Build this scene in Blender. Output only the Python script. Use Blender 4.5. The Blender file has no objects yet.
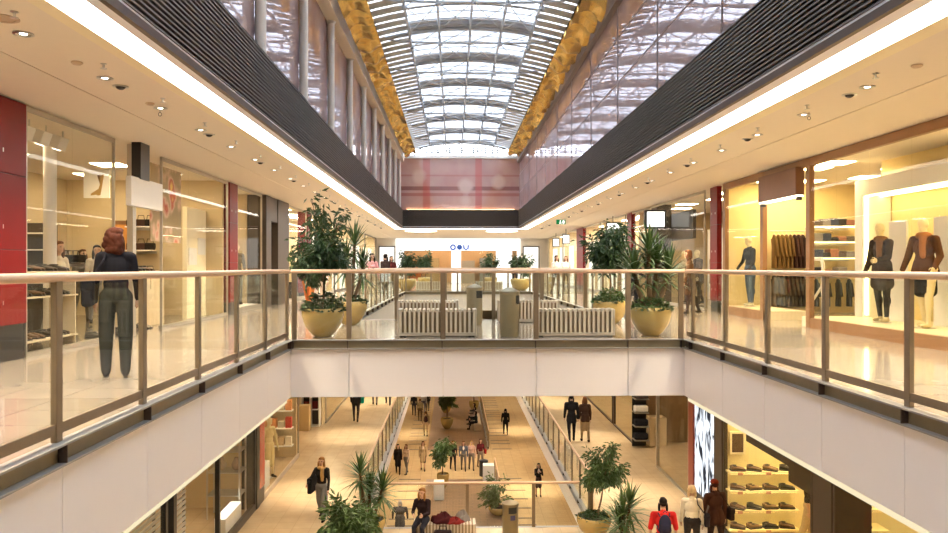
import bpy, bmesh, math, random
import numpy as np
from mathutils import Vector, Matrix, Euler
rnd = random.Random(7)
SC = bpy.context.scene
COL = SC.collection
PI = math.pi
# ---------------------------------------------------------------- camera geometry
F, HOR, EYE = 780.0, 267.0, 1.2
YAW = math.atan((474 - 453) / F)
CY, SY = math.cos(YAW), math.sin(YAW)
def ray(px, py):
    a, b = (px - 474) / F, (HOR - py) / F
    return Vector((a * CY + SY, CY - a * SY, b))
def at_z(px, py, z):
    r = ray(px, py); t = (z - EYE) / r.z
    return Vector((r.x * t, r.y * t, z))
def at_x(px, X):            # Y where a picture column meets the plane x = X
    r = ray(px, HOR); return X / r.x * r.y
def at_y(px, Y):            # X where a picture column meets the plane y = Y
    r = ray(px, HOR); return Y / r.y * r.x
def zz(py, Y):              # height seen at picture row py at distance Y
    return EYE + (HOR - py) / F * Y
L1, L0 = -5.4, -10.4        # floor levels
CZ = 3.36                   # ceiling of our floor

# ---------------------------------------------------------------- materials
MATS = {}
def nt(name):
    m = bpy.data.materials.new(name); m.use_nodes = True
    n = m.node_tree.nodes; l = m.node_tree.links
    return m, n, l, n['Principled BSDF']
def M(name, col=None, rough=.5, metal=0., spec=.5, vary=.06, scale=6., emit=0., coat=0., bump=0., sheen=0.):
    if name in MATS: return MATS[name]
    m, n, l, b = nt(name)
    tc = n.new('ShaderNodeTexCoord'); nz = n.new('ShaderNodeTexNoise'); nz.inputs['Scale'].default_value = scale
    nz.inputs['Detail'].default_value = 4
    l.new(tc.outputs['Object'], nz.inputs['Vector'])
    mx = n.new('ShaderNodeMix'); mx.data_type = 'RGBA'
    c = Vector(col)
    mx.inputs['A'].default_value = (*(c * (1 - vary)), 1); mx.inputs['B'].default_value = (*[min(1, v * (1 + vary)) for v in c], 1)
    l.new(nz.outputs['Fac'], mx.inputs['Factor']); l.new(mx.outputs['Result'], b.inputs['Base Color'])
    b.inputs['Roughness'].default_value = rough; b.inputs['Metallic'].default_value = metal
    b.inputs['Specular IOR Level'].default_value = spec
    if coat: b.inputs['Coat Weight'].default_value = coat; b.inputs['Coat Roughness'].default_value = .08
    if sheen: b.inputs['Sheen Weight'].default_value = sheen
    if emit:
        b.inputs['Emission Color'].default_value = (*c, 1); b.inputs['Emission Strength'].default_value = emit
    if bump:
        bp = n.new('ShaderNodeBump'); bp.inputs['Strength'].default_value = bump; bp.inputs['Distance'].default_value = .01
        l.new(nz.outputs['Fac'], bp.inputs['Height']); l.new(bp.outputs['Normal'], b.inputs['Normal'])
    MATS[name] = m
    return m
def lamp_mat(name, col=None, s=1):
    if name in MATS: return MATS[name]
    m = bpy.data.materials.new(name); m.use_nodes = True
    n = m.node_tree.nodes; l = m.node_tree.links; n.clear()
    e = n.new('ShaderNodeEmission'); e.inputs['Color'].default_value = (*col, 1); e.inputs['Strength'].default_value = s
    o = n.new('ShaderNodeOutputMaterial'); l.new(e.outputs[0], o.inputs['Surface'])
    MATS[name] = m; return m
def glass_mat(name, tint=(.93, .96, .93), ior=1.55, add=0.02, mul=1.0):
    m = bpy.data.materials.new(name); m.use_nodes = True
    n = m.node_tree.nodes; l = m.node_tree.links; n.clear()
    t = n.new('ShaderNodeBsdfTransparent'); t.inputs['Color'].default_value = (*tint, 1)
    g = n.new('ShaderNodeBsdfGlossy'); g.inputs['Roughness'].default_value = .0; g.inputs['Color'].default_value = (.95, .95, .93, 1)
    fr = n.new('ShaderNodeLayerWeight'); fr.inputs['Blend'].default_value = .5
    pw = n.new('ShaderNodeMath'); pw.operation = 'POWER'; pw.inputs[1].default_value = ior * 3.
    ml = n.new('ShaderNodeMath'); ml.operation = 'MULTIPLY_ADD'; ml.inputs[1].default_value = mul; ml.inputs[2].default_value = add; ml.use_clamp = True
    l.new(fr.outputs['Facing'], pw.inputs[0])
    mx = n.new('ShaderNodeMixShader'); o = n.new('ShaderNodeOutputMaterial')
    l.new(pw.outputs[0], ml.inputs[0]); l.new(ml.outputs[0], mx.inputs[0])
    l.new(t.outputs[0], mx.inputs[1]); l.new(g.outputs[0], mx.inputs[2]); l.new(mx.outputs[0], o.inputs['Surface'])
    MATS[name] = m; return m
def tile_mat(name, c1, c2, size=.6, rough=.16, grout=(.3, .24, .18), mortar=.006, off=0., aspect=1.):
    m, n, l, b = nt(name)
    tc = n.new('ShaderNodeTexCoord'); br = n.new('ShaderNodeTexBrick')
    br.offset = off; br.inputs['Scale'].default_value = 1.; br.inputs['Brick Width'].default_value = size * aspect; br.inputs['Row Height'].default_value = size
    br.inputs['Mortar Size'].default_value = mortar; br.inputs['Color1'].default_value = (*c1, 1); br.inputs['Color2'].default_value = (*c2, 1); br.inputs['Mortar'].default_value = (*grout, 1)
    l.new(tc.outputs['Object'], br.inputs['Vector'])
    nz = n.new('ShaderNodeTexNoise'); nz.inputs['Scale'].default_value = 3.; nz.inputs['Detail'].default_value = 6
    l.new(tc.outputs['Object'], nz.inputs['Vector'])
    mx = n.new('ShaderNodeMix'); mx.data_type = 'RGBA'; mx.blend_type = 'MULTIPLY'; mx.inputs['Factor'].default_value = .25
    l.new(br.outputs['Color'], mx.inputs['A']); l.new(nz.outputs['Fac'], mx.inputs['B'])
    l.new(mx.outputs['Result'], b.inputs['Base Color'])
    b.inputs['Roughness'].default_value = rough; b.inputs['Specular IOR Level'].default_value = .5
    MATS[name] = m; return m
def mirror_print(name, base, base2, gloss, band=False):
    """coated glass wall: a faint printed pattern below a reflecting pane"""
    m = bpy.data.materials.new(name); m.use_nodes = True
    n = m.node_tree.nodes; l = m.node_tree.links; n.clear()
    tc = n.new('ShaderNodeTexCoord'); sep = n.new('ShaderNodeSeparateXYZ'); l.new(tc.outputs['Object'], sep.inputs[0])
    nz = n.new('ShaderNodeTexNoise'); nz.inputs['Scale'].default_value = .8; nz.inputs['Detail'].default_value = 6
    l.new(tc.outputs['Object'], nz.inputs['Vector'])
    cr = n.new('ShaderNodeValToRGB'); cr.color_ramp.elements[0].position = .35; cr.color_ramp.elements[0].color = (*base, 1)
    cr.color_ramp.elements[1].position = .65; cr.color_ramp.elements[1].color = (*base2, 1)
    l.new(nz.outputs['Fac'], cr.inputs[0]); colr = cr.outputs[0]
    if band:
        def stripe(sock, c, w, colour, prev, fac):
            a = n.new('ShaderNodeMath'); a.operation = 'SUBTRACT'; a.inputs[1].default_value = c; l.new(sock, a.inputs[0])
            b_ = n.new('ShaderNodeMath'); b_.operation = 'ABSOLUTE'; l.new(a.outputs[0], b_.inputs[0])
            mr = n.new('ShaderNodeMapRange'); mr.interpolation_type = 'SMOOTHSTEP'; mr.inputs[1].default_value = w; mr.inputs[2].default_value = w * 1.5
            mr.inputs[3].default_value = fac; mr.inputs[4].default_value = 0; l.new(b_.outputs[0], mr.inputs[0])
            mm = n.new('ShaderNodeMix'); mm.data_type = 'RGBA'; mm.inputs['B'].default_value = (*colour, 1)
            l.new(mr.outputs[0], mm.inputs['Factor']); l.new(prev, mm.inputs['A']); return mm.outputs['Result']
        for c, w, k, f_ in ((5.65, .09, (.22, .05, .05), .75), (5.3, .07, (.42, .08, .08), .6), (6.38, .04, (.45, .12, .12), .5)):
            colr = stripe(sep.outputs['Z'], c, w, k, colr, f_)
        for c, w, f_ in ((-1.5, .16, .5), (1.45, .15, .6)):
            colr = stripe(sep.outputs['X'], c, w, (.6, .09, .1), colr, f_)
        # pale soft blots of the print
        for (bx, bz, r) in ((.75, 5.75, .5), (.7, 4.95, .42), (-1.9, 6.3, .5), (2.6, 6.0, .45)):
            cv = n.new('ShaderNodeVectorMath'); cv.operation = 'DISTANCE'; cv.inputs[1].default_value = (bx, 44, bz); l.new(tc.outputs['Object'], cv.inputs[0])
            ad = n.new('ShaderNodeMath'); ad.operation = 'MULTIPLY_ADD'; ad.inputs[1].default_value = .5; l.new(nz.outputs['Fac'], ad.inputs[0]); l.new(cv.outputs['Value'], ad.inputs[2])
            mr = n.new('ShaderNodeMapRange'); mr.inputs[1].default_value = r * .8 + .2; mr.inputs[2].default_value = r + .3; mr.inputs[3].default_value = .85; mr.inputs[4].default_value = 0
            l.new(ad.outputs[0], mr.inputs[0])
            mm = n.new('ShaderNodeMix'); mm.data_type = 'RGBA'; mm.inputs['B'].default_value = (.85, .66, .62, 1)
            l.new(mr.outputs[0], mm.inputs['Factor']); l.new(colr, mm.inputs['A']); colr = mm.outputs['Result']
    d = n.new('ShaderNodeBsdfDiffuse'); l.new(colr, d.inputs['Color'])
    g = n.new('ShaderNodeBsdfGlossy'); g.inputs['Roughness'].default_value = .02; g.inputs['Color'].default_value = (.86, .80, .82, 1)
    nz2 = n.new('ShaderNodeTexNoise'); nz2.inputs['Scale'].default_value = .35; nz2.inputs['Detail'].default_value = 2
    l.new(tc.outputs['Object'], nz2.inputs['Vector'])
    bp = n.new('ShaderNodeBump'); bp.inputs['Strength'].default_value = .06; bp.inputs['Distance'].default_value = .2; l.new(nz2.outputs['Fac'], bp.inputs['Height'])
    l.new(bp.outputs[0], g.inputs['Normal'])
    mx = n.new('ShaderNodeMixShader'); mx.inputs[0].default_value = gloss
    o = n.new('ShaderNodeOutputMaterial')
    l.new(d.outputs[0], mx.inputs[1]); l.new(g.outputs[0], mx.inputs[2]); l.new(mx.outputs[0], o.inputs['Surface'])
    MATS[name] = m; return m

plaster = M('ceiling_plaster', (.87, .785, .665), .85, vary=.015)
cream = M('cream_paint', (.92, .83, .61), .7, vary=.02)
white = M('white_panel', (.86, .81, .79), .45, vary=.012)
white_paint = M('white_paint', (.85, .83, .80), .6, vary=.02)
lavender = M('cove_panel', (.86, .85, .93), .6, vary=.02)
shopwall = M('shop_wall', (.66, .53, .33), .8, vary=.03)
shopback = M('shop_back_wall', (.52, .42, .27), .8, vary=.05)
slat_m = M('louvre_slat', (.145, .13, .128), .5, vary=.15, scale=2)
slat_bk = M('louvre_backing', (.012, .011, .012), .8)
brown_tr = M('brown_trim', (.07, .042, .028), .45, vary=.15)
bronze = M('bronze_steel', (.27, .205, .135), .38, .6, vary=.08, scale=14)
channel = M('olive_steel', (.27, .22, .135), .5, .2, vary=.1, scale=9)
flange = M('grey_steel', (.36, .35, .34), .42, .35, vary=.08)
railm = M('tan_handrail', (.66, .45, .29), .33, .15, vary=.06, scale=10)
bench_m = M('bench_slat', (.72, .62, .49), .42, .05, vary=.06)
bench_d = M('bench_frame', (.55, .47, .38), .45, .2)
binm = M('bin_steel', (.33, .285, .19), .38, .4, vary=.1)
bind = M('bin_dark', (.02, .02, .02), .6)
potm = M('ochre_glaze', (.49, .35, .12), .22, vary=.12, scale=4, coat=.6)
soil = M('soil', (.06, .04, .025), .95, vary=.4, scale=30)
leafd = M('dark_leaf', (.035, .075, .022), .42, vary=.5, scale=3)
leafm = M('mid_leaf', (.075, .135, .04), .45, vary=.5, scale=3)
leafb = M('yellow_green_leaf', (.13, .19, .06), .45, vary=.45, scale=3)
bark = M('bark', (.19, .12, .07), .85, vary=.35, scale=18, bump=.4)
redm = M('red_lacquer', (.165, .004, .006), .4, spec=.2, vary=.08)
darkwood = M('dark_brown_cladding', (.055, .04, .03), .45, vary=.15)
brownfr = M('brown_frame', (.27, .135, .055), .4, vary=.12, scale=3)
black = M('black_metal', (.012, .012, .013), .4)
chrome = M('brushed_metal', (.62, .61, .58), .28, .9, vary=.04)
gold = M('gold_fabric', (.60, .42, .15), .26, 1., vary=.3, scale=7, bump=.3)
steelw = M('roof_steel', (.50, .53, .57), .5, .1, vary=.05)
roofslat = M('roof_blind', (.54, .565, .60), .6, vary=.08)
beamm = M('beam_paint', (.82, .72, .62), .6, vary=.02)
colm = M('column_paint', (.78, .74, .70), .5, vary=.02)
floor2 = tile_mat('beige_floor_tile', (.42, .355, .285), (.39, .33, .265), .6, .12)
floor1 = tile_mat('warm_floor_tile', (.70, .54, .35), (.66, .505, .325), .45, .2, grout=(.52, .39, .24), mortar=.005)
floor0 = tile_mat('lobby_floor_tile', (.72, .53, .30), (.68, .50, .28), .6, .2, grout=(.5, .36, .2), mortar=.008)
deckm = tile_mat('brown_deck', (.30, .19, .115), (.25, .155, .095), .25, .35, grout=(.14, .09, .06), mortar=.012, off=.5, aspect=2.5)
inlay = M('dark_inlay', (.10, .07, .045), .4)
glass = glass_mat('balustrade_glass', (.975, .988, .97), 1.5, .02, .32)
shopglass = glass_mat('shop_glass', (.975, .975, .95), 1.4, .006, .13)
roofglass = glass_mat('roof_glass', (.93, .96, 1.), 1.6, .02, .5)
upper_glass = mirror_print('coated_glass_wall', (.44, .30, .29), (.56, .43, .43), .52)  # pinkish base: some print, plus the opposite wall's reflection painted in
mural_m = mirror_print('printed_glass_wall', (.60, .34, .31), (.72, .48, .44), .16, True)
covelamp = lamp_mat('cove_lamp', (1., .94, .86), 9.5)
lens = lamp_mat('downlight_lens', (1., .9, .72), 9.)
panel_l = lamp_mat('shop_ceiling_lamp', (1., .80, .50), 17.)
panel_y = lamp_mat('yellow_ceiling_lamp', (1., .78, .40), 20.)
strip_y = lamp_mat('niche_strip', (1., .80, .36), 7.)
strip_w = lamp_mat('warm_white_strip', (1., .86, .62), 5.)
signw = lamp_mat('sign_light', (1., .99, .95), 1.6)

# ---------------------------------------------------------------- mesh builder
class MB:
    def __init__(s): s.v = []; s.f = []; s.mi = []; s.cur = 0
    def add(s, vs, fs):
        b = len(s.v); s.v += [tuple(v) for v in vs]; s.f += [tuple(b + i for i in f) for f in fs]; s.mi += [s.cur] * len(fs); return s
    def box(s, x0, y0, z0, x1, y1, z1):
        x0, x1 = min(x0, x1), max(x0, x1); y0, y1 = min(y0, y1), max(y0, y1); z0, z1 = min(z0, z1), max(z0, z1)
        return s.add([(x0, y0, z0), (x1, y0, z0), (x1, y1, z0), (x0, y1, z0), (x0, y0, z1), (x1, y0, z1), (x1, y1, z1), (x0, y1, z1)],
                     [(0, 3, 2, 1), (4, 5, 6, 7), (0, 1, 5, 4), (1, 2, 6, 5), (2, 3, 7, 6), (3, 0, 4, 7)])
    def quad(s, a, b, c, d): return s.add([a, b, c, d], [(0, 1, 2, 3)])
    def tube(s, pts, r, n=8, cap=True, sq=1.0):
        pts = [Vector(p) for p in pts]; rs = r if isinstance(r, (list, tuple)) else [r] * len(pts)
        vs = []; up = Vector((0, 0, 1)); prev = None
        for i, p in enumerate(pts):
            d = (pts[min(i + 1, len(pts) - 1)] - pts[max(i - 1, 0)]).normalized()
            a = prev if prev is not None else (Vector((1, 0, 0)) if abs(d.z) > .9 else up)
            x = (a - d * a.dot(d)).normalized(); prev = x; y = d.cross(x)
            for k in range(n):
                t = 2 * PI * k / n; vs.append(p + x * math.cos(t) * rs[i] * sq + y * math.sin(t) * rs[i])
        fs = []
        for i in range(len(pts) - 1):
            for k in range(n): fs.append((i * n + k, i * n + (k + 1) % n, (i + 1) * n + (k + 1) % n, (i + 1) * n + k))
        if cap: fs += [tuple(range(n))[::-1], tuple((len(pts) - 1) * n + k for k in range(n))]
        return s.add(vs, fs)
    def lathe(s, prof, n=28, c=(0, 0, 0)):
        vs = []; m = len(prof)
        for r, z in prof:
            for k in range(n):
                t = 2 * PI * k / n; vs.append((c[0] + r * math.cos(t), c[1] + r * math.sin(t), c[2] + z))
        fs = [(i * n + k, i * n + (k + 1) % n, (i + 1) * n + (k + 1) % n, (i + 1) * n + k) for i in range(m - 1) for k in range(n)]
        if prof[0][0] > 1e-6: fs.append(tuple(range(n))[::-1])
        if prof[-1][0] > 1e-6: fs.append(tuple((m - 1) * n + k for k in range(n)))
        return s.add(vs, fs)
    def ell(s, c, r, n=10, m=7, R=None):
        vs = []; fs = []
        c = Vector(c)
        for i in range(m + 1):
            a = PI * i / m - PI / 2
            for k in range(n):
                t = 2 * PI * k / n
                p = Vector((r[0] * math.cos(a) * math.cos(t), r[1] * math.cos(a) * math.sin(t), r[2] * math.sin(a)))
                if R is not None: p = R @ p
                vs.append(c + p)
        for i in range(m):
            for k in range(n): fs.append((i * n + k, i * n + (k + 1) % n, (i + 1) * n + (k + 1) % n, (i + 1) * n + k))
        return s.add(vs, fs)
    def prism(s, poly, a, b, axis='y'):
        n = len(poly)
        def P(u, w, t): return {'y': (u, t, w), 'x': (t, u, w), 'z': (u, w, t)}[axis]
        vs = [P(u, w, a) for u, w in poly] + [P(u, w, b) for u, w in poly]
        fs = [tuple(range(n))[::-1], tuple(range(n, 2 * n))] + [(i, (i + 1) % n, n + (i + 1) % n, n + i) for i in range(n)]
        return s.add(vs, fs)
    def build(s, name, mat, parent=None, smooth=False, loc=None, bevel=0):
        me = bpy.data.meshes.new(name); me.from_pydata(s.v, [], s.f)
        mats = mat if isinstance(mat, (list, tuple)) else [mat]
        for m in mats: me.materials.append(m)
        if len(mats) > 1: me.polygons.foreach_set('material_index', s.mi)
        bm = bmesh.new(); bm.from_mesh(me); bmesh.ops.remove_doubles(bm, verts=bm.verts, dist=1e-6); bmesh.ops.recalc_face_normals(bm, faces=bm.faces); bm.to_mesh(me); bm.free()
        if smooth:
            me.polygons.foreach_set('use_smooth', [True] * len(me.polygons))
            try: me.set_sharp_from_angle(angle=math.radians(50))
            except Exception: pass
        o = bpy.data.objects.new(name, me); COL.objects.link(o)
        if bevel:
            bv = o.modifiers.new('edge', 'BEVEL'); bv.width = bevel; bv.segments = 2; bv.limit_method = 'ANGLE'
        if parent: o.parent = parent
        if loc: o.location = loc
        return o
def thing(name, label, cat, loc=(0, 0, 0), rz=0, group=None):
    o = bpy.data.objects.new(name, None); COL.objects.link(o); o.empty_display_size = .1
    o.location = loc; o.rotation_euler = (0, 0, rz); o['label'] = label; o['category'] = cat; o['kind'] = 'thing'
    if group: o['group'] = group
    return o
def tag(o, label, cat, group=None, kind='thing'):
    o['label'] = label; o['category'] = cat; o['kind'] = kind
    if group: o['group'] = group
    return o
def dup(src, loc=None, rz=None, label=None, group=None):
    c = src.copy(); COL.objects.link(c)
    if loc is not None: c.location = loc
    if rz is not None: c.rotation_euler = (0, 0, rz)
    if label: c['label'] = label
    if group: c['group'] = group
    for ch in src.children:
        if ch.type == 'LIGHT':
            k = ch.copy(); COL.objects.link(k); k.parent = c; continue
        k = ch.copy(); COL.objects.link(k); k.parent = c
        for g in ch.children:
            q = g.copy(); COL.objects.link(q); q.parent = k
    return c
def S(name, mb, mat, parent=None, label=None, **k):
    o = mb.build(name, mat, parent, **k)
    if parent is None:
        o['kind'] = 'structure'
        if label: o['label'] = label
    return o
def sbox(name, x0, y0, z0, x1, y1, z1, mat): return S(name, MB().box(x0, y0, z0, x1, y1, z1), mat)
def spot(loc, power, size=110, blend=.7, col=(1, .85, .65), parent=None, r=.05):
    d = bpy.data.lights.new('lamp', 'SPOT'); d.energy = power; d.spot_size = math.radians(size); d.spot_blend = blend; d.color = col; d.shadow_soft_size = r
    o = bpy.data.objects.new('lamp', d); COL.objects.link(o); o.location = loc
    if parent: o.parent = parent
    return o
# ================================================================ SETTING
XL, XR, XL2 = -2.71, 3.90, -2.42
YB0, YB1, YB2, YEND, YFAR = 12.92, 17.7, 38.5, 44.0, 59.0
SL, SR = -5.64, 7.0
SL1, SR1, XL1, XR1, YL1 = -5.35, 6.7, -2.4, 3.62, 19.75
# floors -------------------------------------------------------------------------------------
f = MB()
f.box(-9.6, -3, -.12, XL, YB0, 0).box(-9.6, YB0, -.12, XL, YB1, 0).box(-9.6, YB1, -.12, XL2, YB2, 0)
f.box(XR, -3, -.12, 10.6, YB0, 0).box(XR, YB0, -.12, 10.6, YB1, 0).box(XR, YB1, -.12, 10.6, YB2, 0)
f.box(XL, YB0, -.12, XR, YB1, 0).box(-9.6, YB2, -.12, 10.6, 64, 0).box(XL, -3, -.12, XR, .4, 0)
S('floor', f, floor2)
f = MB(); f.box(-9.6, -3, L1 - .12, 10.6, YL1, L1).box(-9.6, YL1, L1 - .12, XL1, 46, L1).box(XR1, YL1, L1 - .12, 10.6, 46, L1).box(-9.6, 46, L1 - .12, 10.6, 62, L1)
S('floor_middle', f, floor1)
sbox('floor_lobby', -9.6, 18, L0 - .12, 10.6, 76, L0, floor0)
# slab bodies (their undersides are the ceilings below)
f = MB()
f.box(-9.6, -3, -.93, XL - .01, YB1, -.12).box(-9.6, YB1, -.93, XL2 - .01, YB2, -.12).box(XR + .01, -3, -.93, 10.6, YB2, -.12)
f.box(XL - .01, YB0 + .06, -.93, XR + .01, YB1 - .06, -.12).box(-9.6, YB2 + .06, -.93, 10.6, 64, -.12)
S('ceiling_middle', f, plaster)
f = MB()
f.box(-9.6, -3, L1 - .9, 10.6, YL1 - .06, L1 - .12).box(-9.6, YL1 - .06, L1 - .9, XL1 - .06, 46, L1 - .12).box(XR1 + .06, YL1 - .06, L1 - .9, 10.6, 46, L1 - .12).box(-9.6, 46, L1 - .9, 10.6, 76, L1 - .12)
S('ceiling_lobby', f, plaster)
# white fascia panels along the slab edges ----------------------------------------------------
LEFT_POSTS = [12.81 - 1.48 * k for k in range(0, 10)]
RIGHT_POSTS = [12.57 - 1.50 * k for k in range(0, 10)]
BRIDGE_POSTS = [at_y(p, YB0) for p in (349, 443, 536, 628)]
def fascia(name, axis, c, s, cuts, z0, z1, mat=white):
    m = MB()
    for a, b in zip(cuts[:-1], cuts[1:]):
        if axis == 'x': m.box(c, a + .004, z0, c + s * .05, b - .004, z1)
        else: m.box(a + .004, c, z0, b - .004, c + s * .05, z1)
    return S(name, m, mat, bevel=.004)
lc = sorted(LEFT_POSTS); rc = sorted(RIGHT_POSTS)
fascia('wall_fascia_left', 'x', XL - .01, 1, lc + [YB0], -.945, -.15)
fascia('wall_fascia_right', 'x', XR + .01, -1, rc + [YB0], -.945, -.15)
fascia('wall_fascia_bridge', 'y', YB0 + .05, -1, [XL] + BRIDGE_POSTS + [XR], -.945, -.15)
st = [YB1 + 1.6 * k for k in range(14)]; st[-1] = YB2
fascia('wall_fascia_left_beyond', 'x', XL2 - .01, 1, st, -.945, -.15)
fascia('wall_fascia_right_beyond', 'x', XR + .01, -1, st, -.945, -.15)
fascia('wall_fascia_bridge_beyond', 'y', YB2 + .05, -1, [XL2 + k * (XR - XL2) / 5 for k in range(6)], -.945, -.15)
fascia('wall_fascia_bridge_rear', 'y', YB1 - .05, 1, [XL, -1, 1, 2.5, XR], -.945, -.15)
st1 = [YL1 + k * (46 - YL1) / 12 for k in range(13)]
fascia('wall_fascia_middle_left', 'x', XL1 - .06, 1, st1, L1 - .9, L1 - .15)
fascia('wall_fascia_middle_right', 'x', XR1 + .06, -1, st1, L1 - .9, L1 - .15)
fascia('wall_fascia_middle_bridge', 'y', YL1 - .06, 1, [XL1, -1, .5, 2, XR1], L1 - .9, L1 - .15)
for x_, lb in ((XL - .07, 'cream trim with added glow under the slab edge of the red-fronted shop side'), (XR + .07, 'cream trim with added glow under the slab edge of the brown-framed shop side')):
    t = thing('cove_light', lb, 'light', (x_, -2.9, -1.035)); MB().box(-.05, 0, 0, .05, YB0 + 2.9, .088).build('trim_painted_glow', lamp_mat('trim_glow', (1., .86, .56), .62), t); MB().box(-.04, 0, .088, .04, YB0 + 2.9, .104).build('mounting_rail', cream, t)  # cream edge trim, no lamp: emission stands in for light falling on it
# ceiling of our floor, coves -----------------------------------------------------------------
CL, CR, GL, GR = -3.456, 4.47, -4.53, 5.56
f = MB()
for (a, b) in ((-9.6, GL - .012), (GL + .012, CL)): f.box(a, -3, CZ, b, 64, CZ + .2)
for (a, b) in ((CR, GR - .012), (GR + .012, 10.6)): f.box(a, -3, CZ, b, 64, CZ + .2)
f.box(GL - .02, -3, CZ + .03, GL + .02, 64, CZ + .2).box(GR - .02, -3, CZ + .03, GR + .02, 64, CZ + .2)
f.box(CL, YEND + .62, CZ, CR, 64, CZ + .2)
S('ceiling', f, plaster)
XCL, XCR = -2.82, 3.68
f = MB(); f.box(XCL - .01, -3, CZ + .002, -2.98, YEND + .17, CZ + .12).box(XCR + .01, -3, CZ + .002, 3.90, YEND + .17, CZ + .12).box(XCL, YEND, CZ + .07, XCR, YEND + .17, CZ + .12)
S('trim_cove_panel', f, lavender)
f = MB(); f.box(-3.30, -3, CZ, CL, YEND + .5, CZ + .15).box(4.25, -3, CZ, CR, YEND + .5, CZ + .15).box(-3.3, YEND + .47, CZ, 4.25, YEND + .62, CZ + .15)
S('trim_cove_lip', f, cream)
def cove(label, x0, y0, x1, y1):
    t = thing('cove_light', label, 'light', ((x0 + x1) / 2, y0, CZ + .1)); cx = (x0 + x1) / 2
    MB().box(x0 - cx, 0, -.10, x1 - cx, y1 - y0, -.03).build('diffuser', covelamp, t)
    MB().box(x0 - cx + .02, .0, -.03, x1 - cx - .02, y1 - y0, .03).build('housing', white_paint, t)
cove('long glowing white cove light strip above the walkway with the red shoe shop', -3.29, -2.9, -2.99, YEND + .46)
cove('long glowing white cove light strip above the walkway of the yellow clothes shop', 3.91, -2.9, 4.24, YEND + .46)
cove('short glowing white cove light strip across the far end below the dark cladding', -2.97, YEND + .18, 3.89, YEND + .46)
# dark louvred cladding -----------------------------------------------------------------------
ZC1 = 4.42
def cladding(name, axis, c, s, a, b):
    bk, sl, tr = MB(), MB(), MB()
    n = 17; p = (ZC1 - CZ - .1) / n
    def bx(m, d0, d1, z0, z1):
        if axis == 'x': m.box(c - s * d0, a, z0, c - s * d1, b, z1)
        else: m.box(a, c - s * d0, z0, b, c - s * d1, z1)
    bx(bk, .05, .16, CZ + .01, ZC1)
    for i in range(n): bx(sl, 0, .045, CZ + .1 + i * p + .021, CZ + .1 + (i + 1) * p - .016)
    bx(tr, -.005, .05, CZ, CZ + .085)
    o = S(name, bk, slat_bk); sl.build('louvre_slats', slat_m, o); tr.build('bottom_trim', brown_tr, o)
cladding('wall_cladding_left', 'x', XCL, 1, -3, YEND + .2)
cladding('wall_cladding_right', 'x', XCR, -1, -3, YEND + .2)
cladding('wall_cladding_end', 'y', YEND, -1, XCL - .06, XCR + .06)
# upper gallery --------------------------------------------------------------------------------
ZS = 7.5
sbox('wall_upper_left', -3.3, -3, 4.3, -3.045, YEND + .3, 7.6, upper_glass)
sbox('wall_upper_right', 3.76, -3, 4.3, 3.98, YEND + .3, 7.6, upper_glass)
sbox('wall_upper_end', -3.1, YEND + .2, 4.3, 3.8, YEND + .4, 7.35, mural_m)
m = MB()
for k in range(1, 15): m.box(3.745, -3 + k * 3.45 - .004, 4.4, 3.765, -3 + k * 3.45 + .004, 7.45)
for z in (5.4, 6.4): m.box(3.745, -3, z - .003, 3.765, YEND, z + .003)
S('trim_glass_joints', m, M('joint_grey', (.35, .30, .30), .5))
sbox('beam_left', -3.14, -3, 7.14, -2.76, YEND + .1, 7.55, beamm)
m = MB(); m.box(3.62, -3, 7.12, 3.78, YEND + .1, 7.56); S('beam_right', m, M('dark_edge', (.24, .20, .19), .5))
m = MB(); m.box(-2.8, YEND + .1, 7.35, 3.78, YEND + .32, 7.52); S('beam_end', m, white_paint)
strip = thing('cove_light', 'thin warm light strip on the ledge under the printed pink glass wall', 'light', (.43, YEND + .1, 4.43))
MB().box(-3.1, 0, 0, 3.1, .05, .02).build('housing', brown_tr, strip); MB().box(-3.05, .01, .02, 3.05, .04, .03).build('diffuser', lamp_mat('ledge_lamp', (1., .62, .28), 9.), strip)
COLY = [5.15 + 3.45 * k for k in range(12)]
prev = None
for y in COLY:
    if prev is None:
        prev = thing('round_column', 'slender pale round column of the row standing on the dark cladding', 'column', (-2.95, y, ZC1), 0, 'slender columns on the cladding')
        MB().lathe([(.085, .02), (.085, 2.66)], 20).build('shaft', colm, prev, True)
        MB().lathe([(.11, 0), (.11, .03), (.088, .05)], 20).build('base_collar', colm, prev, True)
        MB().lathe([(.088, 2.66), (.12, 2.70), (.12, 2.72)], 20).build('top_collar', colm, prev, True)
    else: dup(prev, (-2.95, y, ZC1))
sbox('sill_left', -3.1, -3, ZC1 - .02, XCL - .0, YEND, ZC1, slat_bk)
# barrel roof ------------------------------------------------------------------------------------
XA, XB_, SAG = -2.76, 3.75, .55
HW = (XB_ - XA) / 2; RR = (HW * HW + SAG * SAG) / (2 * SAG); XC0 = (XA + XB_) / 2; ZC0 = ZS + SAG - RR; TH = math.asin(HW / RR)
def arc(u, off=0.):
    t = -TH + 2 * TH * u; r = RR + off; return (XC0 + r * math.sin(t), ZC0 + r * math.cos(t))
def arcbox(m, u0, u1, y0, y1, o0, o1, n=12):
    for i in range(n):
        a, b = u0 + (u1 - u0) * i / n, u0 + (u1 - u0) * (i + 1) / n
        p = [arc(a, o0), arc(b, o0), arc(b, o1), arc(a, o1)]
        vs = [(x, y0, z) for x, z in p] + [(x, y1, z) for x, z in p]
        m.add(vs, [(0, 1, 5, 4), (2, 3, 7, 6), (1, 2, 6, 5), (3, 0, 4, 7), (0, 3, 2, 1), (4, 5, 6, 7)])
g = MB()
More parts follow.
